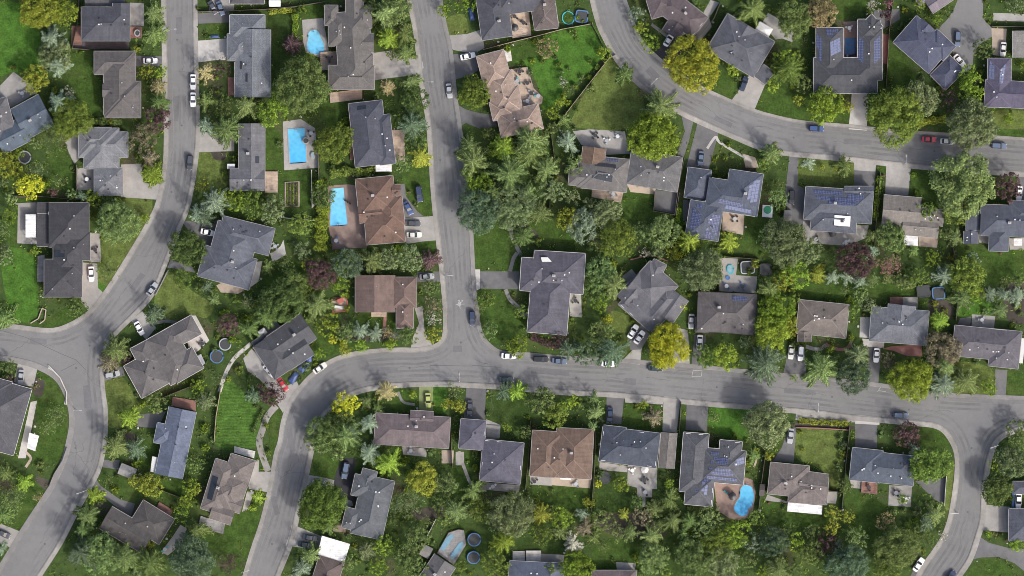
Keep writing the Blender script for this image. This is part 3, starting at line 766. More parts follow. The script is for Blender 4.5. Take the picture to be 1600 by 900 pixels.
class Block:
    def __init__(self, p0, p1, d, typ, z, pitch):
        ux, uy = p1[0] - p0[0], p1[1] - p0[1]; L = math.hypot(ux, uy); ux /= L; uy /= L
        nx, ny = -uy, ux
        px = [p0, p1, (p1[0] + nx * d, p1[1] + ny * d), (p0[0] + nx * d, p0[1] + ny * d)]
        self.px = px
        w = [Vector((*W(x, y, z),)) for x, y in px]
        self.c = (w[0] + w[2]) / 2
        self.e1 = (w[1] - w[0]).normalized(); self.e2 = (w[0] - w[3]).normalized()
        self.a = (w[1] - w[0]).length / 2; self.b = (w[0] - w[3]).length / 2
        self.typ, self.z, self.pitch = typ, z, pitch
        self.ang = math.atan2(self.e1.y, self.e1.x)
        if typ in ('h', 'g'): self.along = self.a >= self.b
        elif typ == 'gs': self.along = self.a < self.b
        elif typ == 'gh': self.along = True
        elif typ == 'gv': self.along = False
        else: self.along = True
    def loc(self, x, y):
        d = Vector((x, y)) - self.c
        return d.dot(self.e1), d.dot(self.e2)
    def wpt(self, lx, ly): return self.c + self.e1 * lx + self.e2 * ly
    def has(self, x, y, m=0.0):
        lx, ly = self.loc(x, y)
        return abs(lx) <= self.a + m and abs(ly) <= self.b + m
    def h(self, x, y):
        lx, ly = self.loc(x, y); a, b = self.a, self.b
        if self.typ == 'f': return self.z + 0.12
        if self.typ == 's': return self.z + self.pitch * 0.35 * (ly + b)
        if self.typ == 'h': return self.z + self.pitch * min(a - abs(lx), b - abs(ly))
        return self.z + self.pitch * ((b - abs(ly)) if self.along else (a - abs(lx)))
    def geom(self):
        a, b, z = self.a, self.b, self.z
        q = lambda lx, ly, zz: (*self.wpt(lx, ly), zz)
        E = [q(-a, b, z), q(a, b, z), q(a, -b, z), q(-a, -b, z)]
        lines = []
        if self.typ in ('f', 's'):
            if self.typ == 'f': T = [(*e[:2], z + 0.12) for e in E]
            else:
                zz = self.pitch * 0.35 * 2 * b
                T = [(*E[0][:2], z + zz), (*E[1][:2], z + zz), E[2], E[3]]
            vs = T; fs = [(3, 2, 1, 0)]
        else:
            if self.typ == 'h':
                if self.along: r0, r1 = (-(a - b), 0), (a - b, 0); hz = self.pitch * b
                else: r0, r1 = (0, b - a), (0, -(b - a)); hz = self.pitch * a
            else:
                if self.along: r0, r1 = (-a, 0), (a, 0); hz = self.pitch * b
                else: r0, r1 = (0, b), (0, -b); hz = self.pitch * a
            R0, R1 = q(*r0, z + hz), q(*r1, z + hz)
            vs = E + [R0, R1]
            if self.along: fs = [(4, 5, 1, 0), (5, 2, 1), (5, 4, 3, 2), (4, 0, 3)]
            else: fs = [(4, 1, 0), (4, 5, 2, 1), (5, 3, 2), (5, 4, 0, 3)]
            fs = [tuple(reversed(f)) if False else f for f in fs]
            lines.append((R0, R1))
            if self.typ == 'h':
                if self.along: lines += [(E[0], R0), (E[3], R0), (E[1], R1), (E[2], R1)]
                else: lines += [(E[0], R0), (E[1], R0), (E[3], R1), (E[2], R1)]
        return E, vs, fs, lines

SIDINGS = ["siding", "stucco", "brick"]
def H(desc, label, rgb, blocks, eave=3.0, pitch=0.33, mottle=0.2, gut="trim", vents=4, chim=None, sky=(), solar=(), decks=(), canopies=(), sid=None):
    """blocks: (p0, p1, depth, type[, eave]) with the eave corners in photo pixels"""
    B = []
    for k, b in enumerate(blocks):
        z = (b[4] if len(b) > 4 else eave) + 0.006 * k
        B.append(Block(b[0], b[1], b[2], b[3], z, pitch + 0.0015 * k))
    allpx = [p for b in B for p in b.px]
    cx = (min(p[0] for p in allpx) + max(p[0] for p in allpx)) / 2; cy = (min(p[1] for p in allpx) + max(p[1] for p in allpx)) / 2
    HOUSE_INFO.append((cx, cy, desc, [b.px for b in B]))
    ROOF_POLYS.extend([b.px for b in B])
    O = (*W(cx, cy), 0.0)
    root = thing("house", label, "house", O, 0, "detached houses")
    rm = roofmat(tuple(int(v * (1.10 if rgb[0] - rgb[2] < 12 else 1.01)) for v in rgb), mottle)
    capm = roofmat(tuple(min(250, int(v * 1.2)) for v in rgb), 0.1)
    zroof = lambda x, y: max([b.h(x, y) for b in B if b.has(x, y)] or [0])
    mb = MB()
    for b in B:
        E, vs, fs, lines = b.geom()
        # make the top faces look up
        out = []
        for f in fs:
            p = [Vector(vs[i]) for i in f]; n = (p[1] - p[0]).cross(p[2] - p[0])
            out.append(f if n.z >= 0 or abs(n.z) < 1e-4 else tuple(reversed(f)))
        mb.add(vs, out)
        lo = [(*e[:2], b.z - 0.2) for e in E]
        mb.add(E + lo, [(0, 1, 5, 4), (1, 2, 6, 5), (2, 3, 7, 6), (3, 0, 4, 7), (4, 5, 6, 7)])
    me = mb.mesh("roof", [rm], O); slope_uv(me)
    roof = obj("roof", me, root)
    # ridge and hip caps that show
    cap = MB()
    for b in B:
        for A0, A1 in b.geom()[3]:
            A0, A1 = Vector(A0), Vector(A1); L = (A1 - A0).length
            if L < 0.4: continue
            n = max(1, int(L / 1.2)); run = None
            for i in range(n):
                s0, s1 = A0.lerp(A1, i / n), A0.lerp(A1, (i + 1) / n); mid = (s0 + s1) / 2
                ok = mid.z >= max([o.h(mid.x, mid.y) for o in B if o.has(mid.x, mid.y)] or [0]) - 0.06
                if ok: run = (run[0] if run else s0, s1)
                if (not ok or i == n - 1) and run:
                    cap.beam(run[0] + Vector((0, 0, .02)), run[1] + Vector((0, 0, .02)), 0.26, 0.05); run = None
    if cap.v:
        me = cap.mesh("ridge_cap", [capm], O); slope_uv(me); obj("ridge_cap", me, roof)
    gt, wlm = MB(), MB()
    R = random.Random(int(cx * 7 + cy * 13))
    win_spots = []
    for k, b in enumerate(B):
        ins = 0.42 + 0.013 * k
        if b.a > ins + .5 and b.b > ins + .5:
            wlm.box((b.c.x, b.c.y, (b.z - 0.15) / 2), (b.a - ins, b.b - ins, (b.z - 0.15) / 2), b.ang)
            if b.typ in ('g', 'gh', 'gv', 'gs'):   # gable ends
                for s in (-1, 1):
                    if b.along: pts = [b.wpt(s * (b.a - ins), -(b.b - ins)), b.wpt(s * (b.a - ins), b.b - ins), b.wpt(s * (b.a - ins), 0)]; hz = b.pitch * b.b
                    else: pts = [b.wpt(-(b.a - ins), s * (b.b - ins)), b.wpt(b.a - ins, s * (b.b - ins)), b.wpt(0, s * (b.b - ins))]; hz = b.pitch * b.a
                    wlm.add([(*pts[0], b.z - .15), (*pts[1], b.z - .15), (*pts[2], b.z + hz - .2)], [(0, 1, 2)])
        for sx, sy, L, ax in ((0, 1, b.a, 0), (0, -1, b.a, 0), (1, 0, b.b, 1), (-1, 0, b.b, 1)):
            n = max(2, int(2 * L / 0.9)); run = None
            gable = (b.typ != 'h' and b.typ not in 'fs') and (b.along == bool(sx))
            for i in range(n):
                t0, t1 = -L + 2 * L * i / n, -L + 2 * L * (i + 1) / n
                f = (lambda t: (t, sy * b.b)) if ax == 0 else (lambda t: (sx * b.a, t))
                tm = (t0 + t1) / 2; lx, ly = f(tm); q = b.wpt(lx + sx * .15, ly + sy * .15)
                free = not any(o is not b and o.has(q.x, q.y) for o in B)
                if free and not gable:
                    p0, p1 = b.wpt(*[v + w for v, w in zip(f(t0), (sx * .05, sy * .05))]), b.wpt(*[v + w for v, w in zip(f(t1), (sx * .05, sy * .05))])
                    run = (run[0] if run else p0, p1)
                if ((not free or gable) or i == n - 1) and run:
                    gt.beam((*run[0], b.z - .03), (*run[1], b.z - .03), 0.10, 0.13); run = None
                if free and i % 4 == 1 and abs(tm) < L - 1.2:
                    q = b.wpt(lx - sx * (ins - .03), ly - sy * (ins - .03)); win_spots.append((q, b.ang + (0 if ax == 0 else math.pi / 2), b.z, (b.e1 * sx + b.e2 * sy)))
    if gt.v: gt.build("gutter", MAT[{'white': 'offwhite', 'offwhite': 'trim'}.get(gut, gut)], roof, O)
    wlm.build("wall", MAT[sid or SIDINGS[R.randrange(3)]], root, O)
    R.shuffle(win_spots)
    for k, (q, a, z, nrm) in enumerate(win_spots[:11]):
        m = MB()
        if k == 0:
            m.box((q.x, q.y, 1.05), (0.48, 0.05, 1.05), a); m.build("door", MAT["red_paint"] if R.random() < .2 else MAT["trim"], root, O)
        elif k == 1:
            m.box((q.x, q.y, 1.1), (1.3, 0.045, 1.1), a); m.build("garage_door", MAT["offwhite"], root, O)
        else:
            zz = 1.55 if z < 4.4 or k % 2 else 4.0
            m.box((q.x, q.y, zz), (0.72, 0.05, 0.62), a); w_ = m.build("window", MAT["white"], root, O)
            p = MB(); p.box((q.x + nrm.x * .03, q.y + nrm.y * .03, zz), (0.62, 0.05, 0.52), a); p.build("pane", MAT["glass"], w_, O)
    # vents, chimney, skylights
    for k in range(int(vents * 1.6)):
        b = B[R.randrange(len(B))]
        if b.typ in 'fs': b = B[0]
        lx, ly = R.uniform(-.6, .6) * b.a, R.uniform(-.6, .6) * b.b; q = b.wpt(lx, ly); z = zroof(q.x, q.y)
        m = MB(); v = R.random()
        if v < .45:
            m.box((q.x, q.y, z + .1), (.19, .19, .16), b.ang); m.build("roof_vent", MAT["white" if R.random() < .6 else "metal"], roof, O)
        elif v < .8:
            m.box((q.x, q.y, z + .08), (.24, .2, .14), b.ang); m.build("roof_vent", MAT["dark"], roof, O)
        else:
            m.tube([(q.x, q.y, z - .1), (q.x, q.y, z + .45)], [.08, .08], 8); m.build("vent_pipe", MAT["metal"], roof, O)
    chs = chim if chim is not None else ([(R.uniform(-.3, .3), R.uniform(-.3, .3))] if R.random() < .45 else [])
    for fx, fy in chs:
        b = B[0]; q = b.wpt(fx * b.a, fy * b.b); z = zroof(q.x, q.y)
        m = MB(); m.box((q.x, q.y, z + .25), (.45, .34, .75), b.ang); c_ = m.build("chimney", MAT["brick"], roof, O)
        m = MB(); m.box((q.x, q.y, z + 1.03), (.5, .39, .04), b.ang); m.tube([(q.x, q.y, z + 1.05), (q.x, q.y, z + 1.35)], [.12, .1], 8); m.build("flue_cap", MAT["trim"], c_, O)
    def patch(px, dz):
        pts = []
        for x, y in px:
            X, Y = W(x, y, eave + 1.2); pts.append((X, Y, zroof(X, Y) + dz))
        return pts
    for q, m_ in sky:      # skylights and roof windows: four corners
        m = MB(); t = patch(q, 0.14)
        if m_ in ("white", "offwhite"):      # a level hatch box standing on the slope
            zs = [p[2] for p in t]; m.prism([p[:2] for p in t], min(zs) - .3, max(zs) + (.12 if m_ == 'white' else .02)); m.build("roof_hatch", MAT[m_], roof, O); continue
        lo = [(x, y, z - .2) for x, y, z in t]
        if Vector((t[1][0]-t[0][0], t[1][1]-t[0][1], 0)).cross(Vector((t[2][0]-t[0][0], t[2][1]-t[0][1], 0))).z < 0: t.reverse(); lo.reverse()
        m.add(t + lo, [(0, 1, 2, 3), (0, 4, 5, 1), (1, 5, 6, 2), (2, 6, 7, 3), (3, 7, 4, 0)]); m.build("skylight", MAT[m_], roof, O)
    for q0, qu, qv, nu, nv, m_ in solar:   # first corner, end along the row, end down the column, counts
        U = ((qu[0] - q0[0]) / nu, (qu[1] - q0[1]) / nu); V = ((qv[0] - q0[0]) / nv, (qv[1] - q0[1]) / nv)
        for i in range(nu):
            for j in range(nv):
                c = [(q0[0] + U[0] * (i + s) + V[0] * (j + t), q0[1] + U[1] * (i + s) + V[1] * (j + t)) for s, t in ((.04, .04), (.96, .04), (.96, .96), (.04, .96))]
                t = patch(c, 0.10)
                zs = [p[2] for p in t]
                if min(zs) < eave - .2: continue
                if abs(zs[0] + zs[2] - zs[1] - zs[3]) > 0.12: continue
                if Vector((t[1][0]-t[0][0], t[1][1]-t[0][1], 0)).cross(Vector((t[2][0]-t[0][0], t[2][1]-t[0][1], 0))).z < 0: t.reverse()
                m = MB(); lo = [(x, y, z - .05) for x, y, z in t]
                m.add(t + lo, [(0, 1, 2, 3), (0, 4, 5, 1), (1, 5, 6, 2), (2, 6, 7, 3), (3, 7, 4, 0)])
                me = m.mesh("solar_panel", [MAT[m_]], O); slope_uv(me); obj("solar_panel", me, roof)
    for pl, m_, z in decks:
        HARD.append(pl)
        m = MB(); m.prism([W(x, y) for x, y in pl], z - .18, z)
        d = m.build("deck", MAT[m_], root, O)
        n = len(pl)
        for i in range(n):
            a = W(*pl[i]); m = MB(); m.box((*a, (z - .18) / 2), (.07, .07, (z - .18) / 2)); m.build("post", MAT["fence"], d, O)
        if z > 0.5:
            m = MB()
            for i in range(n):
                a, c = W(*pl[i]), W(*pl[(i + 1) % n]); mid = W((pl[i][0] + pl[(i+1) % n][0]) / 2, (pl[i][1] + pl[(i+1) % n][1]) / 2)
                if any(b.has(mid[0], mid[1], 0.5) for b in B): continue
                m.beam((*a, z + .95), (*c, z + .95), .09, .06); m.beam((*a, z + .5), (*c, z + .5), .04, .05)
                for k in range(4):
                    t = k / 3; m.box((a[0] + (c[0] - a[0]) * t, a[1] + (c[1] - a[1]) * t, z + .47), (.05, .05, .47))
            if m.v: m.build("railing", MAT["fence" if m_ != "paledeck" else "trim"], d, O)
    for pl, m_, z in canopies:
        HARD.append(pl)
        m = MB(); m.prism([W(x, y, z) for x, y in pl], z, z + .1); c_ = m.build("awning", MAT[m_], root, O)
        for x, y in pl:
            m = MB(); X, Y = W(x, y, z); cX, cY = W(sum(p[0] for p in pl) / 4, sum(p[1] for p in pl) / 4, z)
            X += (cX - X) * .06; Y += (cY - Y) * .06
            m.box((X, Y, z / 2), (.06, .06, z / 2)); m.build("post", MAT["trim"], c_, O)
    return root

def R_(x0, y0, x1, y1, t='h', z=None):
    b = ((x0, y0), (x1, y0), y1 - y0, t)
    return b + ((z,) if z else ())
def Q_(p0, p1, d, t='h', z=None):
    b = (p0, p1, d, t)
    return b + ((z,) if z else ())
def box4(x0, y0, x1, y1): return [(x0, y0), (x1, y0), (x1, y1), (x0, y1)]

CH = (74, 74, 79); GB = (102, 99, 98); LG = (124, 126, 130); SL = (97, 101, 111); DS = (77, 81, 92); BR = (124, 100, 89)
H("the red-decked charcoal house", "charcoal hip-roofed house with small red decks on both its east and west sides", (82,84,92),
  [R_(127,11,203,64), R_(176,5,203,50,'gv')], 4.6, decks=[(box4(113,41,128,70),"reddeck",.6),(box4(204,42,222,60),"reddeck",.6),(box4(116,66,202,77),"darkdeck",.5)])
H("the northern grey-decked house", "dark flat-topped house end cut by the northern edge, with a white dish on it", (100,100,102), [R_(133,-14,195,9,'f')], 3.0, vents=3)
H("the stepped grey-brown house", "grey-brown house of three stepped hip roofs beside a white car on a short drive", GB,
  [R_(162,84,212,180), R_(147,80,211,116), R_(164,127,220,184), R_(160,131,192,152,'gh')], 4.6, gut="trim")
H("the pale wide-driveway house", "pale grey stepped house facing a wide concrete driveway with a round green tree", LG,
  [R_(131,200,186,264), R_(123,206,200,246), R_(147,262,192,305), R_(123,199,175,238)], 3.4, mottle=.3, vents=7)
H("the long charcoal corner house", "long charcoal house of two hip blocks with a white patio awning to its west", (73,73,78),
  [R_(76,317,139,386), R_(69,405,128,464), R_(83,376,129,430), R_(100,363,141,407), R_(58,334,80,385,'f',3.0), R_(58,317,79,333,'f',3.1)], 4.6, vents=8, gut="trim",
  sky=[(box4(85,391,101,402),"glass")], canopies=[(box4(40,335,56,371),"whiteroof",2.6)], decks=[([(59,400),(70,398),(70,440),(58,440)],"graydeck",.4)])
H("the blue-roofed western house", "slate-blue gabled house with a tan patio, cut by the western edge", (90,102,115),
  [Q_((16,171),(60,147),54,'gh'), Q_((-12,206),(30,184),40,'gh')], 3.6, mottle=.15)
H("the grey-roofed western wing", "grey hip-roofed house wing west of the slate-blue roof, cut by the picture edge", (103,103,107),
  [Q_((-22,160),(10,151),52), Q_((-24,196),(4,190),30)], 3.9)
H("the mottled pale-grey house", "long mottled pale-grey house with a wide white driveway and red porch on its west", (117,121,128),
  [R_(367,46,423,152,'gv'), R_(359,23,414,62), R_(355,53,392,95)], 3.4, mottle=.38, gut="white", decks=[(box4(356,121,368,149),"reddeck",.4)],
  sky=[([(375,96),(378,96),(378,108),(375,108)],"dark"),([(384,115),(387,115),(387,128),(384,128)],"dark")])
H("the kidney-pool house", "sprawling grey-brown house of many hips beside a kidney-shaped pool", (107,104,102),
  [Q_((522,20),(576,16),118), R_(507,8,528,40), R_(540,-6,568,30,'gv'), R_(554,8,581,44), R_(553,52,584,82,'gh'), R_(513,102,585,140), R_(513,26,544,72), R_(560,84,583,124)], 4.8, gut="trim", vents=8,
  decks=[([(500,82),(528,80),(530,108),(502,110)],"tandeck",.7),([(515,145),(566,139),(566,155),(516,161)],"tandeck",.5)])
H("the dark slate oblong house", "dark slate hip-roofed house with tan paving along its east side", (80,84,95),
  [Q_((544,162),(597,156),100), Q_((584,181),(609,178),78)], 4.6, gut="trim", sky=[([(558,166),(572,164),(572,170),(558,172)],"glass")],
  decks=[(box4(612,203,633,253),"tandeck",.5),(box4(547,188,552,250),"reddeck",.5)], canopies=[(box4(587,256,612,268),"whiteroof",2.5)])
H("the brown pool house", "brown hip-roofed house with a rectangular pool and terracotta paving on its west", (127,103,92),
  [Q_((555,280),(614,274),60), Q_((559,322),(596,318),27,'gh'), Q_((568,327),(629,322),56), Q_((590,310),(628,306),46), R_(612,288,626,306,'gh')], 4.2, mottle=.14, gut="trim", vents=8)
H("the small brown gabled house", "red-brown gabled house with a small grey garage gable to its southeast", (128,109,102),
  [R_(555,430,617,488,'gv'), R_(614,433,651,481), R_(619,470,646,513)], 3.2, mottle=.14, decks=[(box4(580,488,604,495),"tandeck",.3)])
H("the zigzag slate house", "slate-grey zigzag house with a white terrace south-east of it, near a white car", (98,102,112),
  [Q_((341,344),(406,362),92), Q_((349,337),(430,357),44), Q_((321,383),(402,405),50)], 3.6, mottle=.14, vents=10, gut="trim")
H("the white-terrace house", "brown-grey angled house with a white terrace and chairs on its east corner", (107,104,104),
  [Q_((227,532),(270,508),81), Q_((250,519),(299,492),34), Q_((258,566),(300,542),38), Q_((193,572),(238,547),58), Q_((203,545),(229,531),40)], 3.6, mottle=.12, gut="white",
  canopies=[([(299,562),(314,553),(321,568),(305,577)],"metal",2.2)])
H("the blue-tarp corner house", "dark grey angled house with blue tarpaulins along its street side", (86,88,92),
  [Q_((412,529),(469,490),47,'gh'), Q_((395,542),(434,516),62), Q_((432,545),(470,520),40,'gh'), Q_((393,535),(412,521),14,'f',2.8)], 4.0, gut="trim", decks=[([(410,515),(430,500),(440,512),(418,528)],"graydeck",.5)])
H("the long blue house", "long blue-roofed house with a white awning on its west side", (104,113,132),
  [Q_((264,635),(307,644),107,'gv'), Q_((246,660),(275,666),32)], 3.2, mottle=.1, canopies=[([(238,713),(250,715),(246,739),(235,737)],"offwhite",2.5)], decks=[([(270,620),(306,626),(306,642),(268,634)],"reddeck",.4)])
H("the striped-lawn taupe house", "taupe house of crossing hips south of a bright striped lawn", (121,114,110),
  [Q_((337,716),(373,727),82), Q_((361,708),(400,720),44), Q_((350,736),(390,749),52), Q_((334,785),(368,796),26,'gh'), Q_((360,773),(382,780),24,'gh'), Q_((335,740),(380,756),48)], 3.8, mottle=.12, gut="trim",
  decks=[([(314,806),(352,818),(349,834),(310,823)],"graydeck",.6),([(366,697),(399,705),(397,716),(366,707)],"paledeck",.3)], sky=[([(332,743),(341,746),(331,782),(323,779)],"glass")])
H("the dark angled house", "dark brown-grey L-shaped house at the end of a curved asphalt drive", (88,85,84),
  [Q_((175,791),(242,830),40,'gh'), Q_((224,781),(273,811),47,'h')], 3.4, mottle=.18, decks=[([(249,784),(271,797),(266,806),(245,793)],"reddeck",.5)])
H("the western edge house", "charcoal house with a white side strip and white awning, cut by the western edge", (89,89,94),
  [Q_((-25,587),(50,608),108), Q_((-25,585),(20,597),60)], 3.6, gut="white", canopies=[([(46,676),(61,681),(55,705),(42,700)],"whiteroof",2.6)])
H("the black-driveway house", "grey house with gabled bumps beside a black curved driveway and large dark car", (99,103,109),
  [Q_((567,741),(617,752),94), Q_((567,731),(590,737),44), Q_((555,740),(592,748),34), Q_((541,792),(566,798),33)], 3.6, mottle=.12, vents=9)
H("the white-carport house", "brown-roofed house with a large white carport roof on its north end", (112,100,98),
  [Q_((499,867),(538,879),60)], 3.2, canopies=[([(503,837),(547,850),(538,879),(496,866)],"whiteroof",3.0)])
H("the mauve oblong house", "long mauve-brown hip-roofed house south of a yellow-green car", (115,105,107), [Q_((587,645),(704,652),49), Q_((641,641),(678,643),24,'gh')], 3.4, mottle=.12, gut="trim")
H("the twin-block purple house", "purple-grey house of two square hip blocks joined at one corner", (96,95,108),
  [Q_((720,654),(760,657),47), Q_((755,686),(819,692),65)], 4.4, mottle=.1, gut="offwhite", decks=[([(748,753),(812,758),(811,770),(747,764)],"graydeck",.5),([(760,664),(782,665),(781,684),(760,683)],"graydeck",.4)])
H("the hipped brown house", "large brown house of several hips with a white awning on its south", (127,107,96),
  [Q_((870,668),(928,671),78), Q_((832,672),(880,675),72), Q_((848,678),(905,684),64,'h')], 4.6, mottle=.1, gut="offwhite", canopies=[([(875,743),(892,744),(892,750),(875,749)],"whiteroof",2.7)])
H("the navy terrace house", "navy hip-roofed house with a pale furnished terrace and grey garage block", (76,82,95),
  [Q_((942,666),(1032,677),55), Q_((943,664),(979,668),48)], 4.4, mottle=.08, gut="offwhite", vents=6)
H("the grey garage block", "plain grey roofed garage block attached east of the navy roof", (119,115,112), [Q_((1033,675),(1058,677),56,'gv')], 2.9, mottle=.08, vents=1, chim=[])
H("the curved-pool solar house", "grey solar-panelled house beside a curved turquoise pool with terracotta paving", (93,95,100),
  [Q_((1068,675),(1108,678),93), Q_((1073,742),(1117,746),46), Q_((1098,699),(1166,705),53), Q_((1125,687),(1160,690),44)], 4.4, gut="white", vents=5,
  solar=[((1107,705),(1124,706),(1106,711),4,1,"solar"),((1111,713),(1138,716),(1110,724),6,2,"solar"),((1108,730),(1147,734),(1107,741),9,2,"solar"),((1100,742),(1152,748),(1099,753),12,2,"solar"),((1146,719),(1162,714),(1148,729),4,2,"solarlight"),((1097,752),(1107,753),(1094,778),2,5,"solarlight"),((1086,761),(1092,761),(1085,772),1,3,"solar")])
H("the taupe white-veranda house", "taupe stepped house with a long white veranda roof on its south side", (119,111,109),
  [Q_((1204,722),(1265,728),50), Q_((1234,741),(1295,745),44), Q_((1250,735),(1295,741),40,'gh')], 3.3, mottle=.14, vents=9, canopies=[([(1231,785),(1285,790),(1284,804),(1230,799)],"whiteroof",2.5)])
H("the blue two-deck house", "blue-grey long house with a tan deck and a grey patio on its south", (85,93,106),
  [Q_((1332,699),(1380,704),51), Q_((1350,704),(1432,713),47)], 3.4, mottle=.1, vents=7, decks=[([(1346,751),(1370,754),(1370,772),(1345,769)],"reddeck",.6)])
H("the small taupe hip house", "small taupe hip-roofed house with a brick path curving before it", (131,123,117),
  [Q_((1249,468),(1327,476),53), R_(1246,518,1268,534,'gv')], 3.3, mottle=.16, vents=7)
H("the red-forecourt house", "blue-grey hip-roofed house with a red paved forecourt to its south", (110,114,121),
  [Q_((1362,479),(1452,486),54), Q_((1388,474),(1431,479),34,'gv')], 3.4, mottle=.3, vents=8, decks=[(box4(1390,464,1409,480),"reddeck",.6),(box4(1410,464,1433,482),"graydeck",.6)])
H("the eastern grey house", "purple-grey L-shaped house with a pale patio on its north, near the eastern edge", (101,99,106),
  [Q_((1492,508),(1597,518),48), Q_((1550,514),(1597,519),58)], 3.4, mottle=.1, vents=9, canopies=[([(1596,528),(1602,529),(1598,568),(1592,567)],"offwhite",2.4)])
H("the grey toy-patio house", "brown-grey hip-roofed house south of a patio with pool toys", (100,97,98),
  [Q_((1091,456),(1183,460),62), Q_((1112,474),(1180,480),44), R_(1086,495,1108,520,'gv',2.8)], 3.8, mottle=.14, gut="dark", vents=7,
  solar=[((1145,462),(1168,463),(1144,470),4,1,"solar")])
H("the many-gabled house", "grey diamond-plan house of many gables with a rounded red terrace wall", (108,108,113),
  [Q_((1016,407),(1060,447),62), Q_((988,450),(1037,492),34), Q_((1040,442),(1068,466),72), Q_((1000,425),(1030,450),40,'gh'), Q_((1050,452),(1076,470),44,'gv'), Q_((1022,404),(1042,414),40,'h'), Q_((983,440),(1008,462),30,'gv')], 4.4, mottle=.14, vents=6)
H("the big cross-shaped house", "big purple-grey house of crossing hips with pale edge gutters", (94,93,103),
  [Q_((835,391),(915,396),64), Q_((815,402),(862,405),52), Q_((831,425),(893,430),94), Q_((850,408),(912,412),48)], 4.6, mottle=.12, gut="white", vents=7, sky=[([(845,402),(856,402),(862,409),(847,409)],"offwhite")])
H("the worn-panel grey house", "grey hip-roofed house with worn solar panels and a brown gabled end", (114,111,110),
  [Q_((912,242),(984,249),52), Q_((890,262),(960,268),27,'h'), Q_((905,250),(975,257),42)], 3.6, mottle=.14,
  solar=[((918,252),(963,257),(918,258),8,1,"dark"),((926,265),(958,272),(924,278),6,2,"glass"),((948,243),(966,245),(948,251),3,2,"solar")], decks=[([(925,294),(974,301),(970,317),(924,308)],"tandeck",.6)])
H("the brown gabled annex", "small brown gabled house end north-west of worn grey solar panels", (128,108,94), [Q_((911,228),(947,233),26,'gv')], 3.8, vents=0, chim=[])
H("the plain grey hip house", "plain grey hip-roofed house with a dark carport pad south of it", (109,109,110), [Q_((987,233),(1067,246),55)], 3.6, mottle=.1, vents=5)
H("the large solar-roofed house", "large slate-blue house with solar panels over three wings and a garage wing", (88,94,108),
  [Q_((1140,264),(1193,272),67), Q_((1108,277),(1188,289),50), Q_((1079,312),(1131,320),58), Q_((1075,261),(1112,266),48,'h',3.2)], 4.6, gut="trim", vents=5,
  solar=[((1124,310),(1162,318),(1122,317),8,1,"solar"),((1134,320),(1174,328),(1133,326),8,1,"solarlight"),((1172,283),(1189,280),(1166,318),3,6,"solarlight"),((1084,318),(1099,320),(1076,364),3,7,"solar"),((1108,334),(1126,336),(1101,372),4,7,"solar")])
H("the white-skylight solar house", "blue-grey house with two rows of solar panels and a square white roof hatch", (94,99,109),
  [Q_((1259,291),(1365,298),52), Q_((1269,318),(1340,323),42), R_(1319,291,1365,306,'gh')], 4.2, gut="trim", vents=5,
  solar=[((1271,296),(1316,299),(1272,303),7,1,"solar"),((1276,305),(1350,311),(1277,312),11,1,"solar"),((1294,313),(1336,317),(1295,319),6,1,"solar"),((1324,302),(1350,305),(1324,309),4,1,"solar")],
  sky=[([(1304,336),(1329,338),(1328,354),(1303,352)],"white")])
h_ = [o for o in bpy.data.objects if o.name.startswith('roof_hatch')][-1]
zt_ = max(v.co.z for v in h_.data.vertices); c_ = sum((v.co for v in h_.data.vertices), Vector()) / len(h_.data.vertices)
m_ = MB(); m_.box((c_.x, c_.y, zt_ + .12), (.42, .5, .14)); obj('vent_cap', m_.mesh('vent_cap', [MAT['dark']]), h_)
H("the beige two-slab house", "beige-grey house of two offset slabs with a square white awning and tan deck", (133,128,122),
  [Q_((1381,304),(1440,309),48,'gh'), Q_((1411,338),(1468,343),29,'gh'), Q_((1436,324),(1476,328),26,'gh')], 3.2, mottle=.1, vents=9, canopies=[([(1412,367),(1435,368),(1434,384),(1412,383)],"whiteroof",2.6)])
H("the slate terrace house", "slate hip-roofed house with a dark side annex, near the eastern edge", (88,93,106),
  [Q_((1533,319),(1640,323),49), Q_((1546,356),(1577,357),36), R_(1577,314,1640,352), R_(1509,325,1531,360,'f',3.0), R_(1506,361,1528,381,'gv',2.8)], 4.2, mottle=.1, vents=7,
  solar=[((1514,327),(1521,328),(1512,350),1,4,"solarlight")], canopies=[(box4(1584,373,1597,384),"whiteroof",2.5)])
H("the U-shaped solar house", "U-shaped dark house whose two solar wings enclose a small covered pool", (82,84,89),
  [R_(1271,90,1371,146), R_(1275,43,1318,122), R_(1340,45,1379,125), Q_((1345,38),(1362,22),26,'h'), R_(1340,30,1376,66)], 4.8, gut="white", vents=5, mottle=.12,
  solar=[((1290,44),(1310,45),(1293,56),4,2,"solar"),((1276,50),(1285,62),(1275,86),2,5,"solar"),((1297,66),(1313,58),(1298,88),3,5,"solarlight"),((1342,56),(1350,64),(1341,92),2,6,"solar"),((1366,64),(1376,54),(1366,100),2,7,"solar")])
H("the navy diagonal house", "navy hip-roofed house lying diagonally between lawn and turning circle", (82,87,106),
  [Q_((1432,24),(1488,73),56), Q_((1464,45),(1494,73),30), Q_((1484,86),(1508,110),44,'h',3.2), Q_((1440,28),(1462,48),26,'gv')], 4.2, mottle=.08, gut="trim", vents=7)
H("the purple corner house", "purple-grey L-shaped house near the north-east corner with pale roof stripes", (95,91,110),
  [R_(1543,91,1580,168), Q_((1540,124),(1640,130),42)], 4.0, mottle=.1, solar=[((1547,95),(1555,97),(1545,122),2,5,"solarlight"),((1565,102),(1572,100),(1560,132),2,6,"solarlight")])
H("the pale flat-roofed house", "pale grey gently pitched house by the north-east edge", (142,140,136), [R_(1582,48,1640,90,'gv')], 3.0, pitch=.15, vents=2)
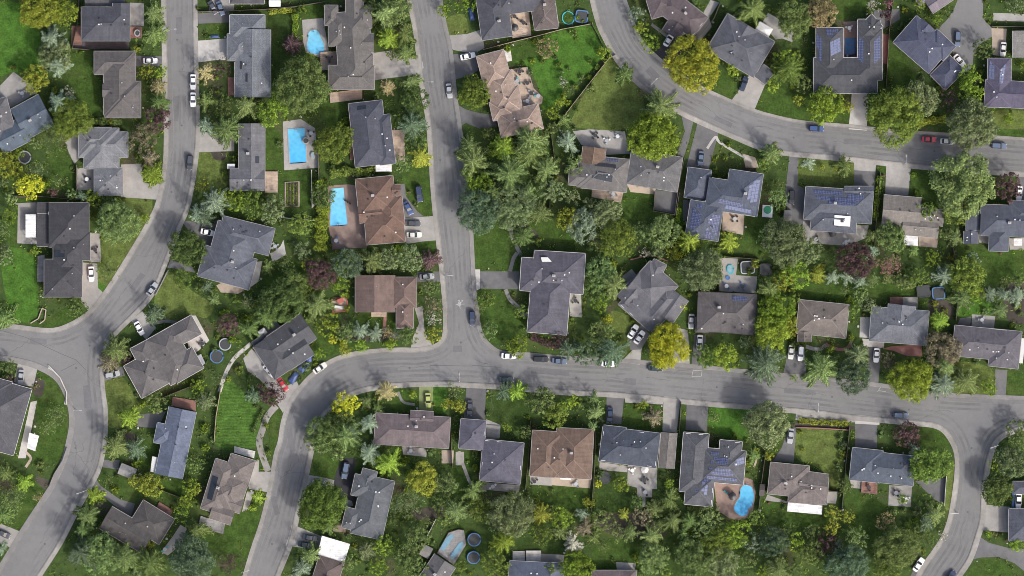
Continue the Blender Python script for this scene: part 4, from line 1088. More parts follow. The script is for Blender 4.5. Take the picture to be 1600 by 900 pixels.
H("the grey diagonal house", "grey diagonal house with crossing gables above a driveway with a dark car", (95,98,106),
  [Q_((1137,21),(1211,65),66,'h'), Q_((1150,30),(1186,51),52,'gv'), Q_((1193,100),(1210,113),24,'f',2.9)], 4.2, mottle=.22, gut="trim", vents=6)
H("the plum-roofed house", "plum-brown house of angled hips north of a fresh black driveway", (100,91,94),
  [Q_((1046,-20),(1107,27),42,'h'), Q_((1006,-12),(1046,-24),44,'h'), Q_((1046,28),(1072,44),22,'gv')], 4.4, mottle=.14, gut="trim", vents=4)
H("the charcoal tan-deck house", "charcoal house wrapping a tan furnished deck by the northern edge", (84,86,94),
  [Q_((743,-6),(791,-13),70), Q_((765,-44),(850,-56),70,'h')], 4.2, mottle=.1, gut="trim", decks=[([(793,20),(826,15),(830,56),(801,60)],"tandeck",.7)])
H("the northern brown wing", "brown hip-roofed house wing beside a tan deck and a fenced green lawn", (112,103,100), [Q_((826,-12),(864,-18),60), Q_((832,8),(868,4),40)], 4.0, vents=2)
H("the tan big-deck house", "tan-brown stepped house with a very large furnished deck on its east", (172,152,139),
  [Q_((744,88),(787,77),54), Q_((757,118),(799,108),62), Q_((772,140),(810,133),42), Q_((775,176),(841,162),40), Q_((764,160),(800,152),30)], 4.0, mottle=.12, vents=7, chim=[],
  decks=[([(797,109),(824,105),(834,138),(848,152),(847,162),(841,164),(815,168),(810,140),(800,132)],"tandeck",.8),([(788,79),(798,78),(800,95),(791,97)],"paledeck",.5)])
H("the grey T-shaped house", "grey gable-roofed T-shaped house with a beige deck on its southeast", (112,113,118),
  [R_(373,193,414,296,'gv'), R_(359,263,413,298,'gh')], 3.2, mottle=.12, gut="trim", decks=[(box4(414,268,434,301),"tandeck",.5)], sky=[(box4(399,244,405,255),"glass")], canopies=[(box4(355,256,367,264),"offwhite",2.4)])
H("the blue southern house", "blue-grey hip-roofed house with two pale deck squares, cut by the southern edge", (93,101,118),
  [Q_((796,876),(881,880),60)], 3.4, mottle=.1, decks=[(box4(801,861,820,876),"paledeck",.5),(box4(822,860,845,877),"paledeck",.7)])
H("the sunroom house", "grey house with a glazed sunroom pointing north-east, cut by the southern edge", (106,106,108),
  [Q_((679,865),(712,887),50,'gv')], 3.4, decks=[([(701,832),(716,827),(725,828),(728,851),(709,882),(683,864)],"graydeck",.6)])
H("the mauve southern edge house", "mauve-brown roofed house just entering at the southern edge", (112,102,104), [R_(925,891,994,950)], 3.2, vents=2)
H("the southeast slate house", "slate house with a white car on a blue pad, cut by the eastern edge", (90,94,106), [R_(1576,795,1640,845), R_(1583,752,1640,772)], 3.4, vents=3)
H("the northern charcoal house", "charcoal roof with a white eave at the northern edge, by a concrete pad", (84,84,88), [R_(359,-36,413,6)], 3.0, gut="white", vents=2)
H("the pale northern house", "pale mauve slanted house at the northern edge, beside the turning circle", (126,119,126), [Q_((1443,0),(1480,-25),26,'gh'), Q_((1425,-10),(1448,-24),22)], 3.4, vents=2)

# ---------------------------------------------------------------- trees
LEAFC = {
 'B': ("mid-green", (.110,.165,.042)), 'D': ("dark green", (.088,.130,.048)), 'L': ("bright green", (.150,.222,.036)), 'V': ("lime-green", (.190,.225,.040)),
 'Y': ("yellow", (.310,.335,.030)), 'A': ("golden", (.245,.255,.032)), 'G': ("olive-gold", (.125,.165,.036)), 'M': ("mint-green", (.128,.190,.078)), 'C': ("green", (.100,.150,.052)),
 'S': ("silvery blue", (.150,.205,.155)), 'K': ("dark blue-green", (.080,.122,.080)), 'O': ("olive", (.112,.160,.062)), 'T': ("tan", (.230,.205,.118)),
 'P': ("dark purple", (.082,.054,.062)), 'R': ("pinkish purple", (.200,.110,.125)), 'N': ("grey-brown", (.150,.140,.100)), 'W': ("whitish", (.28,.29,.26)), 'H': ("grey-green", (.130,.172,.090)),
}
LEAFTIP = {}
LMAT = {k: mat_leaf(v[0].replace("-", "_").replace(" ", "_") + "_leaves", v[1], low={'A': (.11, .15, .03), 'Y': (.20, .24, .03), 'G': (.07, .12, .03)}.get(k), nscale=.7 if k in 'AYG' else 1.3, hue=.004 if k in 'AYGVP' else .015) for k, v in LEAFC.items()}

def quads(name, C, N, S, mat, asp=0.75, axis=None):
    """many leaf clumps: one bent lozenge per centre; C centres, N facing directions, S sizes"""
    n = len(C)
    N = N / (np.linalg.norm(N, axis=1, keepdims=True) + 1e-9)
    if axis is None:
        r = rng.normal(size=(n, 3)); U = r - N * (r * N).sum(1, keepdims=True)
    else:
        U = axis - N * (axis * N).sum(1, keepdims=True)
    U /= (np.linalg.norm(U, axis=1, keepdims=True) + 1e-9)
    Vv = np.cross(N, U)
    S = S[:, None]
    bend = N * S * rng.uniform(-.25, .25, (n, 1))
    j = lambda: rng.uniform(.75, 1.2, (n, 1))
    v = np.stack([C - U * S * j() + bend, C - Vv * S * asp * j(), C + U * S * j() + bend, C + Vv * S * asp * j()], 1).reshape(-1, 3)
    me = bpy.data.meshes.new(name)
    me.vertices.add(4 * n); me.vertices.foreach_set("co", v.astype(np.float32).ravel())
    me.loops.add(4 * n); me.loops.foreach_set("vertex_index", np.arange(4 * n, dtype=np.int32))
    me.polygons.add(n); me.polygons.foreach_set("loop_start", np.arange(0, 4 * n, 4, dtype=np.int32))
    me.polygons.foreach_set("loop_total", np.full(n, 4, dtype=np.int32))
    me.update(calc_edges=True); me.materials.append(mat)
    return me

def fib(n):
    i = np.arange(n) + .5
    ph = np.arccos(1 - 2 * i / n); th = math.pi * (1 + 5 ** .5) * i
    return np.stack([np.cos(th) * np.sin(ph), np.sin(th) * np.sin(ph), np.cos(ph)], 1)

def broad(R, h, dens=1.0, leaf=0.40, ragged=0.16):
    """crown of a broad-leaved tree: radius R, height h of the whole tree; boughs carrying leaf clumps"""
    base = h * 0.24; ch = h - base
    nl = int(max(16, min(150, 3.6 * R * R)))
    D = fib(nl); D = D + rng.normal(size=D.shape) * .16; D /= np.linalg.norm(D, axis=1, keepdims=True)
    D = D[D[:, 2] > -0.55]; nl = len(D)
    wob = 1 + ragged * np.sin(D[:, 0] * 3.1 + rng.uniform(0, 6)) * np.cos(D[:, 1] * 2.7 + rng.uniform(0, 6)) + rng.uniform(-ragged, ragged * .6, nl)
    lr = rng.uniform(.70, 1.35, nl) * max(.38, R * (.27 if R < 3 else .165))
    rad = (R - lr * .7) * wob
    L = np.stack([D[:, 0] * rad, D[:, 1] * rad, base + ch * .46 + D[:, 2] * (ch * .5 - lr * .55) * wob], 1)
    inner = rng.normal(size=(nl // 2, 3)); inner /= np.linalg.norm(inner, axis=1, keepdims=True)
    inner = inner * rng.uniform(.1, .62, (nl // 2, 1)) * np.array([R, R, ch * .5]); inner[:, 2] += base + ch * .48
    Ls = np.concatenate([L, inner]); lrs = np.concatenate([lr, rng.uniform(.8, 1.2, nl // 2) * lr.mean()])
    C, N, S = [], [], []
    for c, r in zip(Ls, lrs):
        k = int(min(90, max(12, dens * 5.2 * (r / leaf) ** 2)))
        d = rng.normal(size=(k, 3)); d /= np.linalg.norm(d, axis=1, keepdims=True)
        d[:, 2] = np.where(d[:, 2] < -.3, -d[:, 2], d[:, 2])
        C.append(c + d * r * rng.uniform(.55, 1.08, (k, 1)) * np.array([1, 1, .8])); N.append(d + rng.normal(size=(k, 3)) * .4 + np.array([0, 0, .45])); S.append(rng.uniform(.6, 1.2, k) * leaf * .66)
    return np.concatenate(C), np.concatenate(N), np.concatenate(S)

def conifer(R, h, droop=.30):
    """crown of a spruce or fir: whorls of drooping boughs, each carrying tufts and side twigs"""
    C, N, S, A, T = [], [], [], [], []
    nw = int(max(6, h / 1.45)); base = h * .10
    for i in range(nw):
        t = i / (nw - 1); z = base + (h - base) * (t ** .9)
        L = R * (1 - t) ** .55 + .15
        nb = max(5, int((9 if R > 3 else 7.5) * (1 - t) ** .3 + .5)); off = rng.uniform(0, 6.28)
        for k in range(nb):
            if rng.random() < .13: continue
            az = off + 2 * math.pi * (k + rng.uniform(-.42, .42)) / nb
            Lk = L * rng.uniform(.5, 1.16); dr = droop * rng.uniform(.5, 1.5); crook = rng.uniform(-.4, .4)
            ns = max(3, int(Lk / .36))
            for s in range(ns):
                f = (s + .6) / ns; r = f * Lk; a = az + crook * f
                dirv = np.array([math.cos(a), math.sin(a), 0]); side = np.array([-math.sin(a), math.cos(a), 0])
                p = dirv * r + np.array([0, 0, z - dr * r + .10 * r * f])
                w = (.10 + .28 * math.sin(math.pi * min(1, f * .74 + .02)) ** 1.2) * min(1.7, .40 + .26 * Lk)
                for sg in (-1, 1):
                    for q in range(2):
                        ax = dirv * rng.uniform(.5, 1.0) + side * sg * rng.uniform(.5, 1.0) + np.array([0, 0, -.12])
                        C.append(p + side * sg * w * rng.uniform(.25, .95) + dirv * rng.uniform(-.1, .2) + np.array([0, 0, rng.uniform(-.10, .04)])); A.append(ax)
                        N.append(np.array([0, 0, 1]) + dirv * .2 + side * sg * rng.uniform(0, .7) + rng.normal(size=3) * .25); S.append(max(.13, min(.36, w * rng.uniform(.55, .9))))
                C.append(p + np.array([0, 0, .07])); A.append(dirv); N.append(np.array([0, 0, 1]) + rng.normal(size=3) * .2); S.append(max(.16, min(.36, w * .75))); T.append(len(C) - 1)
    C.append(np.array([0, 0, h - .1])); A.append(np.array([1., 0, 1])); N.append(np.array([.3, .2, 1])); S.append(.2)
    return np.array(C), np.array(N), np.array(S), np.array(A), T

PROTO = {}
def trunk_mesh(h, r0, R, conif):
    m = MB(); lean = random.uniform(-.04, .04) * h
    if conif:
        m.tube([(0, 0, -.1), (lean * .3, 0, h * .5), (lean * .3, 0, h * .97)], [r0, r0 * .6, .03], 7)
    else:
        m.tube([(0, 0, -.1), (0, 0, .4), (lean * .5, lean * .3, h * .35), (lean, lean, h * .72)], [r0 * 1.3, r0, r0 * .75, .05], 8)
        for k in range(5):
            a = k * 1.26 + random.uniform(-.4, .4); z0 = h * random.uniform(.25, .5); l = R * random.uniform(.55, .8)
            m.tube([(lean * .4, lean * .3, z0), (l * .5 * math.cos(a), l * .5 * math.sin(a), z0 + h * .14), (l * math.cos(a), l * math.sin(a), z0 + h * .26)], [r0 * .5, r0 * .3, .03], 5)
    return m.mesh("trunk", [MAT["bark"]], smooth=True)

def proto(code, r):
    """(crown mesh, trunk mesh, radius, height) for a kind at about this radius (m); three variants of each size class"""
    col, shp = code[0], code[1]
    cls = min(range(6), key=lambda i: abs(math.log((1.4, 2.2, 3.2, 4.3, 5.6, 7.2)[i] / r)))
    var = random.randrange(3)
    key = (code, cls, var)
    if key not in PROTO:
        R = (1.4, 2.2, 3.2, 4.3, 5.6, 7.2)[cls]
        if shp == 'c':
            h = 2.6 + 2.5 * R if R < 4 else 5.5 + 1.75 * R
            droop = {'S': .30, 'T': .38, 'K': .30}.get(col, .34)
            C, N, S, A, T = conifer(R, h, droop=droop)
            me = quads("crown", C, N, S, LMAT[col], .42, A)
            if col not in LEAFTIP: LEAFTIP[col] = mat_leaf(LMAT[col].name + "_new_growth", tuple(min(.5, v * 1.5 + .02) for v in LEAFC[col][1]), .2)
            me.materials.append(LEAFTIP[col]); mi = np.zeros(len(C), dtype=np.int32); mi[T] = 1; me.polygons.foreach_set("material_index", mi)
        elif shp == 'n':     # nearly bare or thin-leaved
            h = 2.2 + 1.5 * R; C, N, S = broad(R, h, .32, .34, .3); me = quads("crown", C, N, S, LMAT[col], .5)
        else:
            h = 2.2 + 1.32 * R; C, N, S = broad(R, h, 1.0, .40 if R > 2 else .30); me = quads("crown", C, N, S, LMAT[col])
        PROTO[key] = (me, trunk_mesh(h, .05 + .05 * R, R, shp == 'c'), R, h)
    return PROTO[key]

SHAPE_NAME = {'c': ("conifer_tree", "conifer"), 'b': ("broadleaf_tree", "leafy tree"), 'n': ("thin_tree", "thin-leaved tree")}
TREES = """
61,16,28,Vb 100,18,20,Lb 80,61,21,Sc 86,86,22,Hb 91,103,17,Sc 56,123,19,Vb 92,160,18,Sc 109,144,9,Wn 112,186,28,Gb 100,206,14,Gb 232,112,12,Vb 252,113,10,Lb 248,136,13,Tc 249,160,17,Cc 247,186,18,Pb
223,216,20,Nb 239,21,16,Oc 241,53,19,Cc 214,77,5,Vb 80,216,20,On 45,216,9,Gn 320,112,14,Tc 348,106,14,Pn 321,157,14,Cc 350,166,15,Db 384,165,19,Oc 425,176,21,Lb 410,172,12,Cb 473,133,37,Db 455,69,14,Pc 320,197,13,Sc 353,203,23,Oc
521,224,27,Gb 482,90,9,Lb 601,22,20,Mc 607,60,16,Lc 606,136,12,Tc 580,12,14,Db 612,84,10,Cb 616,14,22,Mb 631,53,15,Cc 633,83,14,Cc 605,61,14,Lc 644,128,14,Oc 651,157,19,Db 644,195,24,Kc 648,222,15,Cb 657,245,17,Vc 603,137,9,Tn 693,16,9,Lb 728,6,14,Lb
742,146,23,Gb 735,128,14,Bb 724,152,10,Lb 855,75,15,Tb 880,128,8,Wn 893,139,9,On 827,219,25,Oc 733,229,18,Oc 784,229,20,Lc 864,176,10,Lb 888,222,17,Sc 875,160,7,Lb 993,23,12,Sb 1001,44,11,Lb 1016,68,14,Lb 944,83,11,Lb 977,115,14,Cc 1004,144,8,Nn 1083,101,37,Ab
1175,15,21,Cc 1031,166,26,Oc 1020,213,36,Lb 1217,107,14,Bb 1207,240,14,Oc 1145,109,10,Lb 1207,134,10,Lb 1240,30,27,Db 1283,20,22,Tb 1232,108,26,Bc 1226,92,16,Lb 1256,131,13,Ob 1248,157,9,Vb 1289,165,25,Lb 1323,168,9,Vb 1368,158,16,Gb 1398,181,38,Gb 1440,154,25,Hb 1483,155,16,Pn 1517,140,20,Lb 1512,115,14,Lb
1517,196,34,Hb 1535,77,15,Db 1363,8,12,Wn 1384,24,9,Pb 1387,4,8,Rb 1464,30,9,Lb 1436,8,9,Gb 1576,186,8,Lb 8,257,17,Vb 33,267,12,Vb 47,291,20,Yb 5,284,11,On 57,265,15,Hn 93,282,11,On 112,303,9,Mb 83,300,8,Rn 145,310,12,Lb 170,316,12,Db 184,348,30,Mb 237,272,17,Lc 232,249,13,Nc 170,424,15,On 227,341,7,Lb 293,387,25,Db
310,335,16,Sc 8,399,15,Hb 56,392,8,Lb 16,332,12,Ln 5,360,12,On 335,316,21,Sc 318,340,16,Kc 372,313,16,Lb 396,320,18,Bb 350,308,12,Lb 425,328,19,Hb 505,307,18,Db 500,290,10,Lb 316,289,11,Vn 501,428,22,Pb 543,412,22,Kb 580,407,20,Oc 607,405,17,Hb 457,447,22,Cb 439,472,30,Db 420,480,20,Cb 478,450,14,Bb 445,412,12,On 481,412,10,Vb 532,447,14,Lb
739,253,24,Oc 787,234,16,Lc 829,238,22,Cc 795,271,31,Oc 853,265,22,Oc 896,258,16,Mb 747,329,28,Kb 802,322,28,Hb 825,300,14,Oc 770,300,18,Cc 888,342,19,Vb 910,353,22,Sb 640,404,18,Hb 624,392,10,Lb 672,407,16,Pc 672,446,16,On
947,335,22,Hb 965,372,27,Gb 940,380,14,Ob 1005,364,15,Mb 1037,362,24,Mb 1077,377,18,Lc 1053,393,12,Vb 1139,376,15,Lc 1096,422,33,Hb 939,425,22,Mb 960,446,21,Oc 930,450,16,Cb 1205,239,15,Oc 1263,255,10,Sc 1320,260,15,Cc 1285,261,4,Vb 1306,262,4,Vb 1215,311,15,Mb 1219,289,9,On 1226,378,32,Hb 1261,393,20,Hb 1200,372,16,Mb
1336,406,26,Pb 1364,395,10,Sc 1389,415,17,Rn 1243,430,20,Lb 1225,440,16,Vb 1279,428,12,Vc 1301,433,11,Sc 1323,433,10,Sc 1344,440,11,Sc 1363,436,12,Oc 1392,371,22,Ob 1457,404,12,Lb 1448,330,14,Bb 1504,287,40,Mb 1485,310,20,Mb 1493,330,20,Bb 1575,292,20,Pb 1493,371,14,Mc 1475,364,10,Ob 1520,408,13,Sb 1509,430,26,Gb 1475,431,15,Sc 1437,433,14,Bb 1412,440,12,Ob 1547,459,11,Sc 1568,460,11,Sc 1590,463,13,Sc 1563,484,13,Mc 1590,435,11,Cb 1570,440,10,On
120,481,15,Cb 8,496,18,Cc 181,547,21,Oc 171,566,15,Nc 196,559,9,Pb 239,491,14,Kc 245,629,14,Ob 201,653,17,Lc 88,650,17,Mn 75,668,12,Mn 13,577,13,Ob 16,592,8,Pb 356,508,17,Pb 388,515,16,Cc 415,493,20,Cc 495,477,21,Oc 513,507,16,Lb 564,517,14,Sc 588,520,12,Sc 607,520,9,Tn 609,539,8,Lb 564,540,9,Lb 521,531,7,Yb 536,536,6,Yb 500,552,10,Lb 540,547,9,Vb
425,615,18,Pb 396,619,13,Kc 340,592,14,On 321,627,15,Hc 540,632,20,Yb 527,640,12,Gb 604,611,16,Tc 527,666,24,Db 548,672,16,Kc 577,661,15,Sc 637,525,14,Db 620,522,8,Sn 677,523,13,Vb 677,480,14,Nn 677,499,11,Wn 611,536,9,Lb 760,467,14,Bb 764,517,13,Mb 752,480,8,On 808,541,17,Lb 872,531,13,Pn 888,547,17,Kc 914,552,18,Kb 957,549,24,Kc 787,611,14,Kc 808,612,15,Lc 845,627,20,Ob 867,651,18,Gb 896,627,11,Lb 709,611,14,On 701,631,10,Vb 718,634,9,Vb 645,616,6,Lb
949,500,8,Yb 1043,541,29,Yb 1030,560,14,Gb 1104,556,18,Bb 1133,557,20,Lb 1064,480,9,Yn 1212,485,24,Lb 1205,520,24,Lb 1230,508,17,Vb 1189,498,14,Bb 1196,568,29,Kc 931,645,14,Mc 928,622,9,Mc 927,667,9,Mc 882,635,10,Lb 1022,651,14,Nc 1005,632,8,Lb 1115,653,12,On 1197,662,33,Hb 1285,576,25,Oc 1333,589,25,Kb 1341,555,18,Hc 1387,562,13,Nn 1423,594,32,Lb 1472,548,24,Nb 1477,572,18,Oc 1475,600,18,Sc 1469,501,15,Lc 1509,595,20,Oc 1545,605,12,Lb 1357,477,14,Hn 1345,460,12,Mb 1320,455,8,On
37,753,13,Lc 21,780,18,Mn 5,804,13,Cc 181,697,21,Oc 147,775,13,Lc 135,806,19,Oc 130,828,13,Cc 128,863,24,Kc 157,866,27,Mb 195,871,24,Oc 235,879,22,Cc 301,873,32,Kb 213,751,10,Vb 236,759,17,Vb 299,761,14,Lb 285,801,13,Ln 291,782,10,Lb 60,777,8,Tn 3,857,10,Sc 171,751,9,On 8,740,12,Cc 503,678,24,Ob 490,690,14,Db 540,681,22,Oc 577,707,16,Sc 607,724,20,Lc 503,788,34,Bb 403,777,10,Lc 513,823,13,Cc 487,867,16,Oc 471,889,15,Sc 359,879,18,Pn 572,860,14,Hc 600,852,16,Lb 305,765,9,Vb
661,748,22,Vb 696,756,18,Mb 640,786,20,Hn 620,790,12,Hn 712,798,17,Mc 653,839,20,Ob 637,872,20,Ob 608,852,14,Bb 668,815,10,On 800,803,31,Hb 775,815,16,Mb 846,803,18,Vc 787,847,18,Lc 773,881,20,Bb 877,809,17,Lb 862,800,12,Cb 915,825,14,Nc 909,803,10,Sc 895,849,13,Wc 901,884,22,Lb 750,794,17,Bb 733,800,9,On 971,757,12,Lb 975,804,9,Vc 1003,807,14,Nb 1045,780,18,Cc 965,831,15,On 985,833,13,Oc 1029,818,14,Ob 1051,815,17,Oc 1077,813,15,Cc 1109,807,16,Mb
1021,873,22,Mb 1083,872,26,Ob 1120,850,22,Gb 1149,833,20,Lb 1128,881,24,Hb 935,756,6,Yb 995,785,10,Db 1045,756,7,Lb 942,852,12,On 1179,847,15,Sb 1208,847,23,Kb 1243,847,14,Lb 1267,863,18,Cb 1216,889,20,Oc 1291,852,16,Pb 1309,852,9,Sb 1299,825,11,Vb 1301,801,12,Vb 1269,831,12,Ob 1325,881,28,Kb 1339,841,16,Mb 1325,807,10,Vb 1384,816,15,Tb 1400,855,29,Db 1385,886,20,Bb 1440,832,14,Db 1453,724,26,Bb 1432,735,14,Lb 1461,804,16,Oc 1448,817,13,Kc 1451,847,14,On 1417,679,19,Pb 1429,700,10,Sc 1473,837,8,Wn 1201,712,7,Vb 1181,809,12,Bb
1592,678,19,Mb 1580,721,25,Hb 1557,726,13,Ln 1557,764,24,Db 1587,852,10,Lb 920,785,8,Vb 30,240,7,Lb 1160,845,10,Cb 715,690,6,On 792,668,8,Ln 1240,590,6,Bb 1060,400,8,Yb 1008,395,8,Wn 1105,780,9,Db 860,890,10,Bb 545,880,12,Ob 590,885,14,Lb 655,890,14,Ob 720,885,9,Gb 1410,780,8,Bb 1290,880,14,Cb 1170,875,12,Ob 1240,892,14,Db 1040,895,9,Bb
"""
TREE_LIST = []
for tok in TREES.split():
    x, y, r, c = tok.split(","); TREE_LIST.append((float(x), float(y), float(r), c))
TREE_OBJ = []
def plant(x, y, r, c):
    Rm = r * M_PX * (1.24 if c[1] == 'c' else 1.14)
    crown, trunk, R0, h0 = proto(c, Rm)
    s = Rm / R0; sz = s * random.uniform(.93, 1.07)
    X, Y = W(x, y, h0 * sz * .5)
    root = bpy.data.objects.new(SHAPE_NAME[c[1]][0], None); COL.objects.link(root)
    root.location = (X, Y, 0); root.rotation_euler = (0, 0, random.uniform(0, 6.28)); root.scale = (s * random.uniform(.92, 1.08), s * random.uniform(.92, 1.08), sz); root.empty_display_size = .3
    obj("crown", crown, root); obj("trunk", trunk, root)
    TREE_OBJ.append((root, x, y, r, c))
for t_ in TREE_LIST: plant(*t_)

# ---------------------------------------------------------------- cars
PAINT = {k: plain(k.replace("-", "_") + "_car_paint", v, 0.25, 0.0, .03) for k, v in {
 "white": (.62,.62,.61), "silver": (.25,.26,.27), "black": (.014,.014,.016), "dark-grey": (.045,.048,.055), "navy": (.02,.03,.06), "blue": (.03,.055,.14), "red": (.30,.022,.03),
 "lime": (.27,.30,.08), "cream": (.46,.46,.42), "dark-green": (.02,.035,.03), "slate-blue": (.07,.095,.14)}.items()}
for m_ in PAINT.values(): m_.node_tree.nodes["Principled BSDF"].inputs["Coat Weight"].default_value = 0.5
MAT["lamp_clear"] = plain("headlight_lens", (.5, .5, .5), .15)
MAT["lamp_red"] = plain("tail_light_lens", (.25, .01, .01), .2)
CARS = {}
def loft(mb, secs, closed_ring=True):
    n = len(secs[0]); vs = [p for s in secs for p in s]; fs = []
    for i in range(len(secs) - 1):
        for k in range(n):
            k2 = (k + 1) % n
            fs.append((i * n + k, i * n + k2, (i + 1) * n + k2, (i + 1) * n + k))
    fs.append(tuple(range(n))[::-1]); fs.append(tuple((len(secs) - 1) * n + k for k in range(n)))
    mb.add(vs, fs)
def car_proto(col, suv):
    key = (col, suv)
    if key in CARS: return CARS[key]
    root = bpy.data.objects.new("parked_car", None); root.empty_display_size = .3
    dz = .16 if suv else 0
    mb = MB(); secs = []
    for x, w, zt in ((-2.32,.62,.80),(-2.22,.80,.90),(-1.9,.88,.95),(-1.2,.92,.97),(0,.93,.97),(.9,.925,.95),(1.5,.90,.90),(2.05,.84,.82),(2.26,.70,.74),(2.34,.50,.66)):
        zt += dz; zs = zt - .16
        secs.append([(x,-w*.93,.24),(x,-w,.45),(x,-w,zs),(x,-w*.9,zt),(x,w*.9,zt),(x,w,zs),(x,w,.45),(x,w*.93,.24)])
    loft(mb, secs); body = mb.mesh("body", [PAINT[col]], smooth=False)
    ob = bpy.data.objects.new("body", body); ob.parent = root
    g = MB()
    zb = .95 + dz; zt = (1.66 if suv else 1.40)
    if suv: B = [(-2.16,.80),(-1.9,.84),(.55,.84),(1.05,.76)]; T = [(-1.98,.60),(-1.8,.64),(.12,.66),(.30,.60)]
    else: B = [(-1.72,.70),(-1.5,.80),(.55,.82),(1.0,.74)]; T = [(-1.12,.54),(-.95,.60),(.02,.62),(.18,.56)]
    bot = [(x, -w, zb - .03) for x, w in B] + [(x, w, zb - .03) for x, w in B[::-1]]
    top = [(x, -w, zt) for x, w in T] + [(x, w, zt) for x, w in T[::-1]]
    n = len(bot); g.add(bot + top, [(i, (i + 1) % n, n + (i + 1) % n, n + i) for i in range(n)] + [tuple(range(n, 2 * n))])
    ob = bpy.data.objects.new("window_band", g.mesh("window_band", [MAT["glass"]])); ob.parent = root
    g = MB(); pl = [(x, -w * 1.03) for x, w in T] + [(x, w * 1.03) for x, w in T[::-1]]
    g.prism(pl, zt + .003, zt + .05)
    ob = bpy.data.objects.new("roof_panel", g.mesh("roof_panel", [PAINT[col]])); ob.parent = root
    for sx in (-1.42, 1.42):
        for sy in (-.80, .80):
            m = MB(); m.tube([(sx, sy - .11, .33), (sx, sy + .11, .33)], [.33, .33], 14); t = bpy.data.objects.new("wheel", m.mesh("wheel", [MAT["tyre"]])); t.parent = root
            m = MB(); s2 = 1 if sy > 0 else -1; m.tube([(sx, sy + s2 * .09, .33), (sx, sy + s2 * .125, .33)], [.2, .2], 10); h_ = bpy.data.objects.new("rim", m.mesh("rim", [MAT["metal"]])); h_.parent = t
    for sy in (-.56, .56):
        m = MB(); m.box((2.2, sy, .68 + dz), (.10, .17, .07), 0); t = bpy.data.objects.new("headlight", m.mesh("headlight", [MAT["lamp_clear"]])); t.parent = root
        m = MB(); m.box((-2.27, sy, .78 + dz), (.06, .15, .08), 0); t = bpy.data.objects.new("tail_light", m.mesh("tail_light", [MAT["lamp_red"]])); t.parent = root
        m = MB(); m.box((.72, sy * 1.78, 1.0 + dz), (.08, .12, .07), 0); t = bpy.data.objects.new("wing_mirror", m.mesh("wing_mirror", [PAINT[col]])); t.parent = root
    CARS[key] = root
    return root
